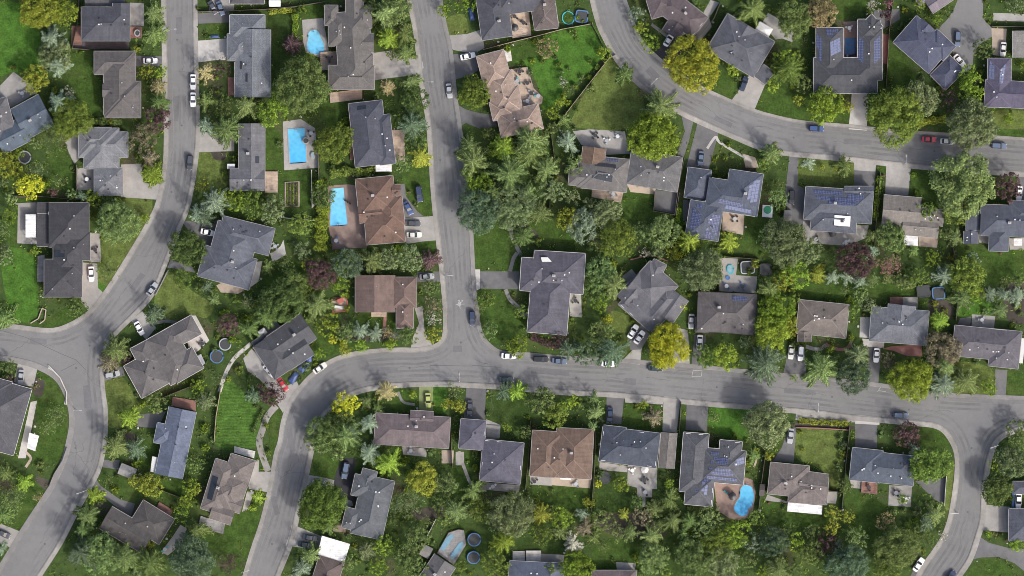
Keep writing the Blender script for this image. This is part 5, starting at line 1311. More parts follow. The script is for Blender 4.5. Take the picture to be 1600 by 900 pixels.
CAR_LIST = [
(235,95,0,"white",0,"white car on the asphalt drive beside the stepped grey-brown house"),
(302,128,90,"white",0,"white car kerbside, northern of two end to end on the loop road"),
(302,156,90,"white",0,"white car kerbside, southern of two end to end on the loop road"),
(297,254,93,"dark-grey",1,"dark car alone at the kerb east of the wide concrete driveway"),
(325,363,12,"white",0,"white car beside the zigzag slate house, facing the loop road"),
(143,428,88,"white",0,"white car on the concrete drive of the long charcoal corner house"),
(218,513,62,"white",0,"white car slanting on the drive north-west of the white-terrace house"),
(176,585,-12,"silver",1,"silver car with dark windows south-west of the white-terrace house"),
(33,589,95,"silver",0,"silver car north of the western edge house's roof"),
(238,452,-55,"silver",0,"pale car parked slantwise along the loop road's east kerb"),
(421,579,50,"white",0,"white car on the driveway of the blue-tarp corner house"),
(442,601,55,"red","0","red car beside the dark purple tree and blue tarpaulins"),
(500,575,-35,"cream",0,"cream white car at the kerb of the curve below the blue-tarp house"),
(655,303,82,"navy",1,"dark blue van standing on the lawn east of the brown pool house"),
(638,325,62,"blue",0,"blue car on the curved asphalt path beside the brown pool house"),
(645,349,2,"dark-grey",0,"dark silver car, northern of two side by side on brown pool house driveway"),
(647,367,-1,"cream",0,"pale silver car, southern of two side by side on brown pool house driveway"),
(667,432,-5,"silver",0,"grey car on the short drive east of the small brown gabled house"),
(731,88,-12,"white",0,"white car on the drive north-west of the tan big-deck house"),
(702,142,83,"silver",0,"silver car against the east kerb north of the curved asphalt drive"),
(738,497,88,"navy",1,"dark blue car at the east kerb just north of the T junction"),
(795,556,3,"white",0,"white car at the kerb by the bright green tree east of the junction"),
(845,561,3,"black",1,"black car at the kerb, western of two dark cars by the spruces"),
(874,564,4,"slate-blue",0,"slate-blue car at the kerb, eastern of two dark cars by the spruces"),
(791,593,2,"dark-green",0,"dark car half under the silvery spruce on the lower street's south kerb"),
(669,625,88,"lime",0,"yellow-green car on the mossy drive of the mauve oblong house"),
(734,637,93,"dark-grey",0,"dark car on the drive of the twin-block purple house"),
(989,518,-58,"white",0,"white car, western of two slanting on the many-gabled house's drive"),
(999,527,-55,"white",0,"white car, eastern of two slanting on the many-gabled house's drive"),
(951,568,2,"white",0,"white car mostly hidden under a dark spruce at the north kerb"),
(1024,575,3,"dark-green",0,"dark green car at the kerb under the big yellow tree"),
(1093,535,94,"white",0,"white car on the drive of the grey toy-patio house"),
(953,648,92,"navy",0,"dark blue car on the drive west of the navy terrace house"),
(1236,550,95,"cream",0,"cream car, western of two on the small taupe hip house's drive"),
(1251,552,95,"white",1,"white car with black windows, eastern of two by the small taupe house"),
(1369,555,94,"white",0,"white car on the dark drive of the red-forecourt house"),
(1407,649,3,"slate-blue",1,"slate-blue car alone on the lower street near the south-east bend"),
(1045,62,-58,"white",0,"white car on the fresh black driveway of the plum-roofed house"),
(1162,131,-70,"navy",0,"dark blue car on the drive of the grey diagonal house"),
(1275,201,3,"blue",1,"blue car at the kerb west of the U-shaped house's pale driveway"),
(1451,218,3,"red",0,"red car at the kerb of the upper street, beside a cream car"),
(1480,221,3,"cream",0,"cream car partly under a big tree, directly east of the red car"),
(1560,228,3,"slate-blue",1,"silver-blue car with a pale roof on the upper street's east end"),
(1496,61,92,"slate-blue",1,"slate-blue car standing in the turning circle by the navy diagonal house"),
(1499,95,50,"white",0,"white car against the east end of the navy diagonal house"),
(1567,77,95,"cream",0,"cream car on the tan drive north of the purple corner house"),
(1095,248,97,"slate-blue",0,"blue-grey car on the wide drive above the large solar-roofed house"),
(1235,681,97,"silver",0,"silver car on the narrow drive above the taupe white-veranda house"),
(540,735,100,"slate-blue",1,"large grey-blue car on the fresh black curved drive"),
(500,754,5,"silver",0,"silver car under the edge of the big round tree east of the curved street"),
(485,840,10,"dark-grey",0,"dark car with silver tail beside the white carport roof"),
(478,851,10,"dark-green",0,"dark green car south of another dark car by the white carport"),
(6,834,25,"dark-grey",0,"dark car on the drive cut by the western edge"),
(1435,882,-55,"white",0,"white car on the asphalt pad inside the south-east bend"),
(1591,782,92,"white",0,"white car on the blue pad by the south-east slate house"),
(1237,308,90,"black",1,"black car on the narrow asphalt lane west of the white-skylight house"),
(1592,302,95,"white",0,"white car by the purple tree and slate terrace house"),
(1484,901,-50,"navy",0,"dark car cut by the southern edge on the south-east street"),
(1080,502,93,"silver",0,"pale car squeezed between the many-gabled house and toy-patio house"),
(333,12,60,"dark-grey",0,"dark vehicle, western of two on the concrete pad at the northern edge"),
(345,13,70,"slate-blue",0,"grey-blue vehicle, eastern of two on the concrete pad at the northern edge"),
]
for x, y, ang, col, suv, lab in CAR_LIST:
    pr = car_proto(col, int(suv))
    c = copy_tree(pr)
    c.location = (*W(x, y), 0.07 if True else 0); c.rotation_euler = (0, 0, math.radians(-ang))
    L = 1.0 + random.uniform(-.03, .04); c.scale = (L, 1.0, 1.0)
    if (x, y) == (655, 303): c.scale = (1.12, 1.1, 1.15)
    if (x, y) == (540, 735): c.scale = (1.12, 1.1, 1.05)
    tag(c, lab, "car", "parked cars")

# ---------------------------------------------------------------- pools
POOL_INFO = []
def pool(desc, label, pl, m, copem="concrete", cope=.35, ladder=None, deep=None, z=0.0):
    cx = sum(p[0] for p in pl) / len(pl); cy = sum(p[1] for p in pl) / len(pl)
    POOL_INFO.append((cx, cy, desc)); HARD.append(pl)
    O = (*W(cx, cy), 0.0); root = thing("swimming_pool", label, "swimming pool", O, 0)
    pts = P(pl); area = sum(pts[i][0] * pts[(i+1) % len(pts)][1] - pts[(i+1) % len(pts)][0] * pts[i][1] for i in range(len(pts)))
    if area < 0: pts = pts[::-1]
    loop = pts + [pts[0], pts[1]]
    mb = MB(); mb.strip(loop, -.02, cope, 0.0, z + .16); mb.build("coping", MAT[copem], root, O)
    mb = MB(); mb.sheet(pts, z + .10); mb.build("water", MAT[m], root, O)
    if ladder:
        X, Y = W(*ladder[:2]); mb = MB(); a = math.radians(ladder[2])
        for s in (-.25, .25):
            dx, dy = -math.sin(a) * s, math.cos(a) * s
            mb.tube([(X + dx, Y + dy, z + .1), (X + dx, Y + dy, z + .9), (X + dx + math.cos(a) * .6, Y + dy + math.sin(a) * .6, z + .85), (X + dx + math.cos(a) * .7, Y + dy + math.sin(a) * .7, z + .1)], [.04] * 4, 6)
        for k in range(3): mb.beam((X - .25 * -math.sin(a), Y - .25 * math.cos(a), z + .2 + .2 * k), (X + .25 * -math.sin(a), Y + .25 * math.cos(a), z + .2 + .2 * k), .1, .04)
        mb.build("ladder", MAT["metal"], root, O)
    return root
pool("the kidney-shaped pool", "keyhole-shaped pale blue swimming pool west of the sprawling grey-brown house",
     smooth([(482,52),(487,47),(493,47),(498,50),(501,58),(505,66),(507,76),(505,82),(498,84),(492,84),(484,82),(480,76),(480,68),(482,60)], 3, True), "poolpale", ladder=(490,50,90))
pool("the slanted blue pool", "rectangular bright blue swimming pool with a small round spa against its east side", [(450,202),(476,200),(479,253),(453,255)], "pool", ladder=(463,204,90))
pool("the brown-house pool", "rectangular pale blue swimming pool on terracotta paving beside the brown pool house", [(517,295),(537,293),(543,351),(516,353)], "poolpale", "terracotta", ladder=(529,350,-90))
pool("the curved turquoise pool", "curved turquoise swimming pool on terracotta paving beside the solar house",
     smooth([(1157,764),(1163,758),(1171,759),(1176,764),(1178,776),(1175,790),(1169,796),(1167,804),(1158,806),(1150,801),(1147,795),(1150,785),(1156,776)], 3, True), "pool", "terracotta", ladder=(1167,758,90))
pool("the covered courtyard pool", "small dark blue covered pool in the courtyard of the U-shaped house", [(1320,59),(1336,59),(1337,85),(1320,86)], "poolcover", "terracotta")
def disc_thing(name, label, cat, x, y, r, m, rimm, z, sx=1.0, rot=0, water="water"):
    O = (*W(x, y), 0); t = thing(name, label, cat, O)
    mb = MB(); n = 24; pts = []
    for k in range(n):
        a = 2 * math.pi * k / n; px, py = r * sx * math.cos(a), r * math.sin(a)
        pts.append((O[0] + px * math.cos(rot) - py * math.sin(rot), O[1] + px * math.sin(rot) + py * math.cos(rot)))
    mb.strip((pts + [pts[0], pts[1]]), -.18, .12, 0.0, z); mb.build("rim", MAT[rimm], t, O)
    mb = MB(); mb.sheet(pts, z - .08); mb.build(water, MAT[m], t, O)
    return t
disc_thing("hot_tub", "round dark spa with a white centre at the east edge of slanted blue pool", "hot tub", 478,220,.95,"tramp","concrete",.75,water="cover")
disc_thing("hot_tub", "small oval pale spa south-east of the slanted blue pool", "hot tub", 489,243,1.0,"spa","concrete",.6,.62,.1)
disc_thing("paddling_pool", "turquoise blob-shaped paddling pool on the toy patio", "paddling pool", 1141,421,1.4,"spa","teal_plastic",.35,.7,.2)
disc_thing("paddling_pool", "small blue round tub just below the turquoise paddling pool", "paddling pool", 1137,434,.6,"blue","blue",.35)
disc_thing("hot_tub", "dark oval spa on the red deck east of the charcoal house", "hot tub", 215,52,1.0,"tramp","metal",1.35,.8,0,"cover")
POOLR = [(701,833),(708,829),(708,842),(690,862),(686,860)]
for pl, lab in (([(697,840),(706,833),(709,838),(694,860),(687,858)], "western pale blue glazed strip in the sunroom deck"), ([(717,848),(724,846),(723,856),(708,874),(703,868)], "eastern pale blue glazed strip in the sunroom deck")):
    mb = MB(); mb.prism(P(pl), .6, .72); o = mb.build("roof_glazing_box", MAT["spa"]); tag(o, lab, "skylight", "sunroom glazing")

# ---------------------------------------------------------------- trampolines
def trampoline(x, y, r, label, rim="blue", sq=False, rot=0.0, sx=1.0, net=False):
    O = (*W(x, y), 0); t = thing("trampoline", label, "trampoline", O, 0, "trampolines"); n = 28
    pts = []
    for k in range(n):
        a = 2 * math.pi * k / n; c, s = math.cos(a), math.sin(a)
        if sq: c, s = math.copysign(abs(c) ** .4, c), math.copysign(abs(s) ** .4, s)
        px, py = r * sx * c, r * s
        pts.append((O[0] + px * math.cos(rot) - py * math.sin(rot), O[1] + px * math.sin(rot) + py * math.cos(rot)))
    mb = MB(); mb.strip(pts + [pts[0], pts[1]], -.28, .05, .84, .92); mb.build("safety_pad", MAT[rim], t, O)
    mb = MB(); mb.sheet(pts, .86); mb.build("jumping_mat", MAT["tramp"], t, O)
    for k in range(0, n, 7):
        p = pts[k]; mb = MB(); mb.tube([(p[0], p[1], 0), (p[0], p[1], .86)], [.04, .04], 6); mb.build("leg", MAT["metal"], t, O)
    if net:
        for k in range(2, n, 7):
            p = pts[k]; mb = MB(); mb.tube([(p[0], p[1], .85), (p[0], p[1], 2.4)], [.035, .035], 6); mb.build("net_pole", MAT["metal"], t, O)
    return t
trampoline(352,538,1.9,"round green trampoline, smaller and northern of the two by the white-terrace house","metal")
trampoline(339,557,2.1,"round blue-rimmed trampoline, southern of the two by the white-terrace house","blue",net=True)
trampoline(741,843,2.1,"round blue-rimmed trampoline, northern of the two beside the sunroom house","blue",net=True)
trampoline(740,871,2.0,"round blue-rimmed trampoline, southern of the two beside the sunroom house","blue",net=True)
trampoline(39,246,2.0,"round dark trampoline in the garden south of the slate-blue roof","metal",net=True)
trampoline(909,26,1.95,"square bright blue-rimmed trampoline by the fence north of a vivid lawn","blue",True,-.12)
trampoline(1443,455,1.9,"square dark trampoline, western of two behind the red-forecourt house","dark",True,.1,1.15,True)
trampoline(1466,458,1.9,"square blue-rimmed trampoline, eastern of two behind the red-forecourt house","blue",True,.1,1.05,True)
trampoline(945,746,1.9,"round dark trampoline beside the furnished pale terrace","dark",net=True)
trampoline(1168,418,2.0,"dark oval trampoline east of the toy patio","metal",True,.05,1.1)
trampoline(1196,421,1.8,"dark square trampoline beside the fence east of the oval one","dark",True,0,1.0,True)

# ---------------------------------------------------------------- sheds, play things, tarps, odd garden objects
def shed(x, y, w, d, rot, roofm, wallm, label, h=2.2):
    O = (*W(x, y), 0); t = thing("garden_shed", label, "shed", O); a = math.radians(-rot); w *= M_PX / 2; d *= M_PX / 2
    mb = MB(); mb.box((*O[:2], h / 2), (w - .1, d - .1, h / 2), a); mb.build("wall", MAT[wallm], t, O)
    mb = MB(); cs, sn = math.cos(a), math.sin(a)
    q = lambda lx, ly, z: (O[0] + lx * cs - ly * sn, O[1] + lx * sn + ly * cs, z)
    mb.add([q(-w, -d, h), q(w, -d, h), q(w, d, h), q(-w, d, h), q(-w, 0, h + d * .35), q(w, 0, h + d * .35)], [(0, 1, 5, 4), (2, 3, 4, 5), (1, 2, 5), (3, 0, 4)])
    mb.build("roof", MAT[roofm], t, O)
    mb = MB(); c = q(0, -d + .06, 1.0); mb.box(c, (.45, .04, .95), a); mb.build("door", MAT["trim"], t, O)
shed(430,3,18,16,0,"white","siding","white-roofed garden shed at the northern edge by a fence")
shed(200,736,26,18,22,"graydeck","fence","grey-roofed shed in the yard south-west of the long blue house")
shed(1230,337,13,17,5,"walk_dark","fence","grey-roofed shed at the end of the narrow asphalt lane")
shed(1190,765,8,18,4,"darkdeck","fence","narrow dark shed against the fence west of the taupe house")
shed(666,861,16,18,28,"walk_dark","fence","grey-roofed shed half under olive trees at the southern edge")
shed(356,120,1,1,0,"trim","trim","x") if False else None
def play_frame(x, y, label):
    O = (*W(x, y), 0); t = thing("garden_playset", label, "playset", O)
    mb = MB(); pts = P([(518,470),(523,466),(540,465),(543,471),(542,486),(520,488)])
    mb.strip(pts + [pts[0], pts[1]], -.2, .2, 0, .35); mb.build("border", MAT["red_paint"], t, O)
    mb = MB(); mb.sheet(pts, .06); mb.build("sand", MAT["tanpave"], t, O)
    mb = MB(); mb.beam((*W(523,479), .9), (*W(538,481), .35), .8, .12); mb.build("slide", MAT["offwhite"], t, O)
    mb = MB(); mb.box((*W(532,470), .7), (1.0, .7, .7), .4); mb.build("platform", MAT["red_paint"], t, O)
play_frame(530,478,"red timber play frame with a slide beside the small brown gabled house")
disc_thing("sandpit", "green-rimmed oval sandpit beside the square blue trampoline", "sandpit", 888,28,2.0,"lawn","teal_plastic",.3,.95,.3,"filling")
O = (*W(1199,330), 0); t = thing("play_table", "green and white play box east of the large solar-roofed house", "play box", O)
mb = MB(); mb.box((*O[:2], .3), (1.6, 1.9, .3), -.06); mb.build("base", MAT["white"], t, O)
mb = MB(); mb.disc(W(1199,328), 1.25, .61, .72, 18, sx=1.0); mb.build("cover", MAT["green_plastic"], t, O)
def tarp(x, y, w, d, rot, label, h=.7, m="bluetarp"):
    O = (*W(x, y), 0); n = 9; vs = []; R = random.Random(int(x))
    a = math.radians(-rot)
    for i in range(n):
        for j in range(n):
            u, v = i / (n - 1) * 2 - 1, j / (n - 1) * 2 - 1
            e = max(abs(u), abs(v)); z = h * (1 - e ** 4) + R.uniform(-.12, .12) * (e < .99) + .03
            lx, ly = u * w * M_PX / 2 * (1 + .1 * R.uniform(-1, 1)), v * d * M_PX / 2 * (1 + .1 * R.uniform(-1, 1))
            vs.append((O[0] + lx * math.cos(a) - ly * math.sin(a), O[1] + lx * math.sin(a) + ly * math.cos(a), max(.03, z)))
    mb = MB(); mb.add(vs, [(i * n + j, (i + 1) * n + j, (i + 1) * n + j + 1, i * n + j + 1) for i in range(n - 1) for j in range(n - 1)])
    o = mb.build("tarpaulin", MAT[m], None, O, smooth=True); o.location = O; tag(o, label, "tarpaulin", "blue tarpaulins")
tarp(459,590,20,10,-55,"blue tarpaulin over a heap nearest the street beside the red car".replace("nearest", "closest to") if False else "blue tarpaulin heaped along the kerb beside the red car", .9)
tarp(474,573,18,11,-48,"blue tarpaulin heaped in the middle, west of the cream car", 1.0)
tarp(482,558,12,16,10,"dark blue tarpaulin against the east gable of the corner house", .8)
tarp(737,22,9,20,-10,"blue tarpaulin standing by the west wall of the charcoal tan-deck house", 1.2)
tarp(336,57,14,5,0,"blue flower tub cover on the small lawn patch west of the mottled house", .4)
tarp(1583,782,5,24,2,"bright blue trailer strip beside the white car", .6, "blue")
def tent(x, y, w, d, rot, h, m, label):
    O = (*W(x, y), 0); t = thing("canopy_tent", label, "canopy", O); a = math.radians(-rot); w *= M_PX / 2; d *= M_PX / 2; cs, sn = math.cos(a), math.sin(a)
    q = lambda lx, ly, z: (O[0] + lx * cs - ly * sn, O[1] + lx * sn + ly * cs, z)
    mb = MB(); mb.add([q(-w, -d, h), q(w, -d, h), q(w, d, h), q(-w, d, h), q(0, 0, h + .6)], [(0, 1, 4), (1, 2, 4), (2, 3, 4), (3, 0, 4)]); mb.build("canopy", MAT[m], t, O)
    for sx in (-1, 1):
        for sy in (-1, 1):
            mb = MB(); c = q(sx * (w - .1), sy * (d - .1), 0); mb.tube([c, (c[0], c[1], h)], [.04, .04], 6); mb.build("leg", MAT["metal"], t, O)
tent(1193,47,24,16,30,2.3,"offwhite","pale canopy over the terrace north-east of the grey diagonal house")
tent(1192,48,1,1,0,1,"white","x") if False else None
tent(411,519,12,10,-35,2.2,"offwhite","white canopy at the north-west corner of the blue-tarp corner house")
tent(1571,116,7,10,0,2.2,"metal","x") if False else None
tent(1365,11,22,16,0,2.6,"offwhite","whitish gazebo dome north of the U-shaped house's terrace") if False else None

# raised vegetable bed
O = (*W(457,303), 0); t = thing("vegetable_bed", "rectangular timber-edged vegetable bed with green rows on the lawn", "vegetable bed", O)
pts = P([(446,285),(467,284),(467,322),(446,322)]); pts = pts[::-1] if sum(pts[i][0]*pts[(i+1)%4][1]-pts[(i+1)%4][0]*pts[i][1] for i in range(4)) < 0 else pts
mb = MB(); mb.strip(pts + [pts[0], pts[1]], -.15, .25, 0, .3); mb.build("timber_edge", MAT["tanpave"], t, O)
mb = MB(); mb.sheet(pts, .22); mb.build("soil", MAT["soil"], t, O)
for k in range(4):
    n = 260; xs = rng.uniform(447.5 + 4.9 * k, 449.8 + 4.9 * k, n); ys = rng.uniform(287, 320, n)
    C = np.array([(*W(a, b), rng.uniform(.25, .55)) for a, b in zip(xs, ys)]) - np.array(O)
    obj("crop_row", quads("crop_row", C, rng.normal(size=(n, 3)) * .5 + np.array([0, 0, 1]), rng.uniform(.12, .22, n), LMAT["B"]), t)["kind"] = "stuff"

# ---------------------------------------------------------------- fences and walls
def fence(pts, label, m="fence", h=1.7, kind="fence"):
    O = (*W(*pts[0]), 0); t = thing("garden_wall" if kind == "wall" else "wooden_fence", label, "wall" if kind == "wall" else "fence", O, 0, None)
    for i in range(len(pts) - 1):
        a, b = W(*pts[i]), W(*pts[i + 1])
        mb = MB(); mb.beam((*a, h / 2 + .02), (*b, h / 2 + .02), .3 if kind == "wall" else .09, h)
        mb.build("wall_run" if kind == "wall" else "panel", MAT[m], t, O)
        if kind != "wall":
            mb = MB(); mb.beam((*a, h + .06), (*b, h + .06), .11, .06); mb.build("top_rail", MAT[m], t, O)
            L = math.hypot(b[0] - a[0], b[1] - a[1]); n = max(1, int(L / 4.5))
            for k in range(n + (i == len(pts) - 2)):
                f = k / n; mb = MB(); mb.box((a[0] + (b[0] - a[0]) * f, a[1] + (b[1] - a[1]) * f, h / 2 + .06), (.08, .08, h / 2 + .08)); mb.build("post", MAT[m], t, O)
FENCES = [
([(861,208),(900,157),(951,92),(962,86)],"tan fence slanting between the vivid green lawn and the dry lawn","fence_tan"),
([(755,78),(800,66),(845,55),(878,46),(922,38)],"pale fence north of the vivid lawn beside the tan-decked charcoal house","fence_tan"),
([(925,38),(935,56),(943,74)],"short dark fence between square trampoline and the sweeping street","fence"),
([(311,19),(369,17),(415,15),(460,11),(508,3)],"fence along the northern yards above the mottled pale-grey house","fence"),
([(1395,0),(1391,30),(1388,60),(1384,136)],"fence between the U-shaped house and the lawn of the navy diagonal house","fence"),
([(1549,42),(1605,42)],"fence north of the tan drive by the pale flat-roofed house","fence"),
([(20,306),(76,308),(133,313)],"dark fence north of the long charcoal corner house","fence"),
([(124,0),(122,35),(114,76),(140,78)],"fence west of the red-decked charcoal house","fence"),
([(253,622),(285,609),(316,597)],"fence between the white-terrace house and the long blue house","fence"),
([(335,690),(338,650),(346,604)],"fence along the west side of the bright striped lawn","fence_tan"),
([(1069,248),(1060,290),(1054,336)],"fence between the plain grey house and the large solar-roofed house","fence"),
([(1375,270),(1371,310),(1366,384)],"fence between white-skylight house and beige two-slab house","fence"),
([(1196,705),(1190,750),(1185,796)],"fence between the curved turquoise pool and the taupe house","fence"),
([(1327,668),(1321,725),(1315,795)],"fence between the taupe house and the blue two-deck house","fence"),
([(1291,766),(1316,769)],"short fence joining the taupe house to the boundary fence","fence"),
([(931,670),(929,730),(924,798)],"fence between the hipped brown house and the navy terrace house","fence"),
([(829,658),(826,710),(821,764)],"fence between the twin-block purple house and the hipped brown house","fence"),
([(704,655),(705,690),(707,730)],"fence between the mauve oblong house and the twin-block purple house","fence"),
([(1064,628),(1061,678)],"low fence between two driveways above the curved-pool solar house","fence"),
([(1478,744),(1476,770),(1475,790)],"fence inside the south-east bend beside the verge","fence_pale"),
([(487,266),(488,324)],"pale edging fence east of the vegetable bed lawn","fence_pale"),
([(498,218),(498,262),(498,345),(500,382)],"dark fence between the slanted blue pool and the brown pool house","fence"),
([(831,331),(847,333),(860,337)],"short tan fence under the olive conifers south of the big grove","fence_tan"),
([(861,208),(868,260),(860,300),(858,338)],"dark fence running through the grove of conifers","fence"),
([(1131,401),(1158,403),(1185,405)],"brown fence behind the toy patio","fence"),
([(1125,403),(1123,456)],"fence along the west side of the toy patio","fence"),
([(667,838),(674,825),(681,811)],"pale fence west of the glazed sunroom","fence_pale"),
([(460,300),(460,300.1)],"",""),
([(185,732),(208,744),(215,746)],"pale fence along the shed south-west of the long blue house","fence_pale"),
([(1023,300),(1021,330),(1056,336),(1061,302)],"fence round the dark carport pad behind the plain grey house","fence"),
([(1489,388),(1497,440),(1493,500)],"dark fence between the beige house yard and the eastern lawn","fence"),
([(520,372),(520,390),(545,389)],"low fence at the south end of the terracotta pool terrace","fence"),
([(236,745),(250,765),(290,780)],"fence south of the long blue house among the lime shrubs","fence"),
([(438,448),(461,432),(497,344)],"",""),
([(497,345),(440,340),(442,332)],"pale fence south of the vegetable bed","fence_pale"),
([(1246,444),(1243,470)],"",""),
([(742,205),(722,206)],"",""),
([(1235,50),(1228,72),(1200,118)],"",""),
([(1125,5),(1115,30),(1088,62)],"fence between the plum-roofed house and the grey diagonal house","fence"),
([(120,258),(120,300)],"fence west of the pale wide-driveway house's patio","fence"),
([(826,890),(760,894)],"",""),
([(250,40),(268,40)],"",""),
]
for pts, lab, m in FENCES:
    if lab: fence(pts, lab, m)
fence([(1244,668),(1280,669),(1327,672)],"low rust-brown retaining wall above the dry lawn","redpave",.7,"wall")
fence([(76,571),(94,590),(104,612),(104,632)],"low pale curving wall inside the western junction corner","pale",.6,"wall")
fence([(77,761),(85,741),(98,720),(105,700)],"low grey retaining wall along the loop road's inner kerb","walk_dark",.7,"wall")
fence([(55,622),(58,640)],"short pale wall beside the white side strip at the western edge","pale",.7,"wall") if False else None
fence([(243,461),(252,444),(263,422)],"low dark wall along the loop road beside the dry lawn","walk_dark",.7,"wall")
fence([(985,406),(1008,400),(1024,400),(1043,408)],"rounded red brick wall round the many-gabled house's terrace","redpave",.8,"wall")
fence([(48,505),(60,498),(66,482),(72,484),(70,500),(62,506)],"stone ring wall round the planted bed by the corner lawn","tanpave",.5,"wall")

# ---------------------------------------------------------------- garden furniture
def table_mesh(r, m):
    mb = MB(); mb.disc((0, 0), r, .70, .75, 18); mb.tube([(0, 0, 0), (0, 0, .70)], [.06, .06], 6); mb.disc((0, 0), r * .4, 0, .04, 12); return mb.mesh("patio_table", [MAT[m]])
def chair_mesh(m):
    mb = MB(); mb.box((0, 0, .42), (.28, .27, .04))
    mb.box((-.26, 0, .70), (.04, .27, .26))
    for sx in (-.22, .22):
        for sy in (-.22, .22): mb.box((sx, sy, .19), (.025, .025, .19))
    for sy in (-.27, .27): mb.box((0, sy, .58), (.24, .03, .02))
    return mb.mesh("patio_chair", [MAT[m]])
def umb_mesh(r, m):
    mb = MB(); n = 8; rim = [(r * math.cos(k * math.pi / 4), r * math.sin(k * math.pi / 4), 2.1) for k in range(n)]
    mb.add(rim + [(0, 0, 2.6)], [(k, (k + 1) % n, n) for k in range(n)]); mb.tube([(0, 0, 0), (0, 0, 2.6)], [.03, .03], 6); mb.disc((0, 0), .3, 0, .08, 10); return mb.mesh("patio_umbrella", [MAT[m]])
TM = {m: table_mesh(.62, m) for m in ("dark", "white", "metal")}; CM = {m: chair_mesh(m) for m in ("dark", "white", "fence", "metal", "blue", "teal_plastic")}
UM = {m: umb_mesh(1.25, m) for m in ("offwhite", "dark", "blue", "teal_plastic")}
FURN = [  # x, y, deck height, table, chairs, chair material, umbrella, where
(812,112,.8,"dark",4,"dark",None,"on the northern end of the very large tan deck"),(808,127,.8,"metal",3,"teal_plastic",None,"in the middle of the very large tan deck"),(824,130,.8,"dark",2,"dark",None,"by the east rail of the very large tan deck"),
(830,146,.8,"dark",3,"metal",None,"on the wide south part of the very large tan deck"),(824,158,.8,"white",3,"metal",None,"at the south end of the very large tan deck"),(841,150,.8,"metal",1,"teal_plastic",None,"in the east corner of the very large tan deck"),
(804,26,.7,"dark",3,"dark",None,"on the tan deck by the northern edge"),(818,36,.7,"dark",2,"dark",None,"at the east rail of the northern tan deck"),(804,44,.7,"dark",3,"dark","dark","on the south part of the northern tan deck"),
(515,92,.7,"dark",3,"dark",None,"on the deck beside the kidney-shaped pool"),(316,537,.05,"dark",4,"dark",None,"on the white terrace of the angled house"),(297,545,.05,None,2,"fence",None,"along the roof edge on the white terrace"),
(430,385,.05,"metal",4,"metal",None,"on the pale terrace of the zigzag slate house"),(1007,750,.05,"dark",4,"dark",None,"in the middle of the pale furnished terrace"),(988,735,.05,"white",3,"white",None,"at the north-west of the pale furnished terrace"),(1007,733,.05,"white",4,"metal","offwhite","at the north-east of the pale furnished terrace"),(1008,769,.05,"metal",2,"dark",None,"on the south tongue of the pale furnished terrace"),
(1144,775,.05,"dark",4,"dark","dark","on the terracotta beside the curved turquoise pool"),(1136,770,.05,None,2,"teal_plastic",None,"between the solar roof and the curved turquoise pool"),(958,303,.6,"metal",4,"metal",None,"on the tan deck of the worn-panel house"),
(1300,364,.05,"dark",4,"dark","dark","on the rounded terrace behind the white-skylight house"),(1275,374,.05,"metal",3,"dark",None,"at the west of the rounded terrace behind white-skylight house"),(1322,378,.05,"metal",2,"white",None,"at the east of the rounded terrace behind white-skylight house"),
(930,212,.05,"dark",4,"dark",None,"on the north terrace of the worn-panel house"),(948,220,.05,"metal",3,"white",None,"in the middle of the terrace north of worn solar panels"),(965,213,.05,"white",3,"metal",None,"at the east of the terrace north of worn solar panels"),
(1148,342,.05,"metal",4,"dark",None,"on the tan terrace inside the large solar-roofed house"),(1160,448,.05,"dark",4,"blue",None,"on the south part of the toy patio"),(1135,447,.05,"white",2,"blue",None,"at the south-west of the toy patio"),
(1400,770,.05,"metal",4,"dark",None,"on the western half of the grey patio"),(1416,780,.05,"white",3,"white",None,"on the eastern half of the grey patio"),(1357,761,.6,"dark",2,"dark",None,"on the tan deck of the blue two-deck house"),
(1534,500,.05,"metal",3,"metal",None,"on the pale patio north of the eastern grey house"),(136,280,.05,"white",3,"dark",None,"on the patio west of the pale wide-driveway house"),(149,390,.05,"dark",3,"dark",None,"on the strip patio east of the long charcoal house"),
(1330,105,.05,None,0,"dark",None,""),(1327,44,.05,"white",3,"metal",None,"on the terracotta north of the covered courtyard pool"),(1327,91,.05,"dark",1,"white",None,"on the terracotta south of the covered courtyard pool"),
(525,376,.05,"metal",3,"blue",None,"at the south end of the terracotta pool terrace"),(547,318,.05,None,3,"dark",None,"east of the brown-house pool"),(486,208,.05,"metal",3,"dark",None,"north-east of the slanted blue pool"),(1000,432,.05,"metal",3,"blue",None,"on the red-walled terrace of the many-gabled house"),
(1405,548,.02,"dark",0,"dark",None,"") ,(899,470,.05,"dark",3,"dark",None,"on the grey terrace east of the big cross-shaped house"),(835,752,.05,"dark",2,"dark",None,"on the grey terrace south-west of the hipped brown house"),(900,756,.05,"metal",3,"metal",None,"on the tan terrace south of the hipped brown house"),
(770,760,.5,"metal",2,"white",None,"on the grey deck of the twin-block purple house"),(642,704,.05,"metal",3,"metal",None,"on the grey terrace behind the mauve oblong house"),(35,146,.05,"metal",3,"metal",None,"on the terrace above the slate-blue roof"),(258,858,.05,"teal_plastic" if False else "metal",2,"teal_plastic",None,"on the terrace east of the dark angled house"),
]
fcount = 0
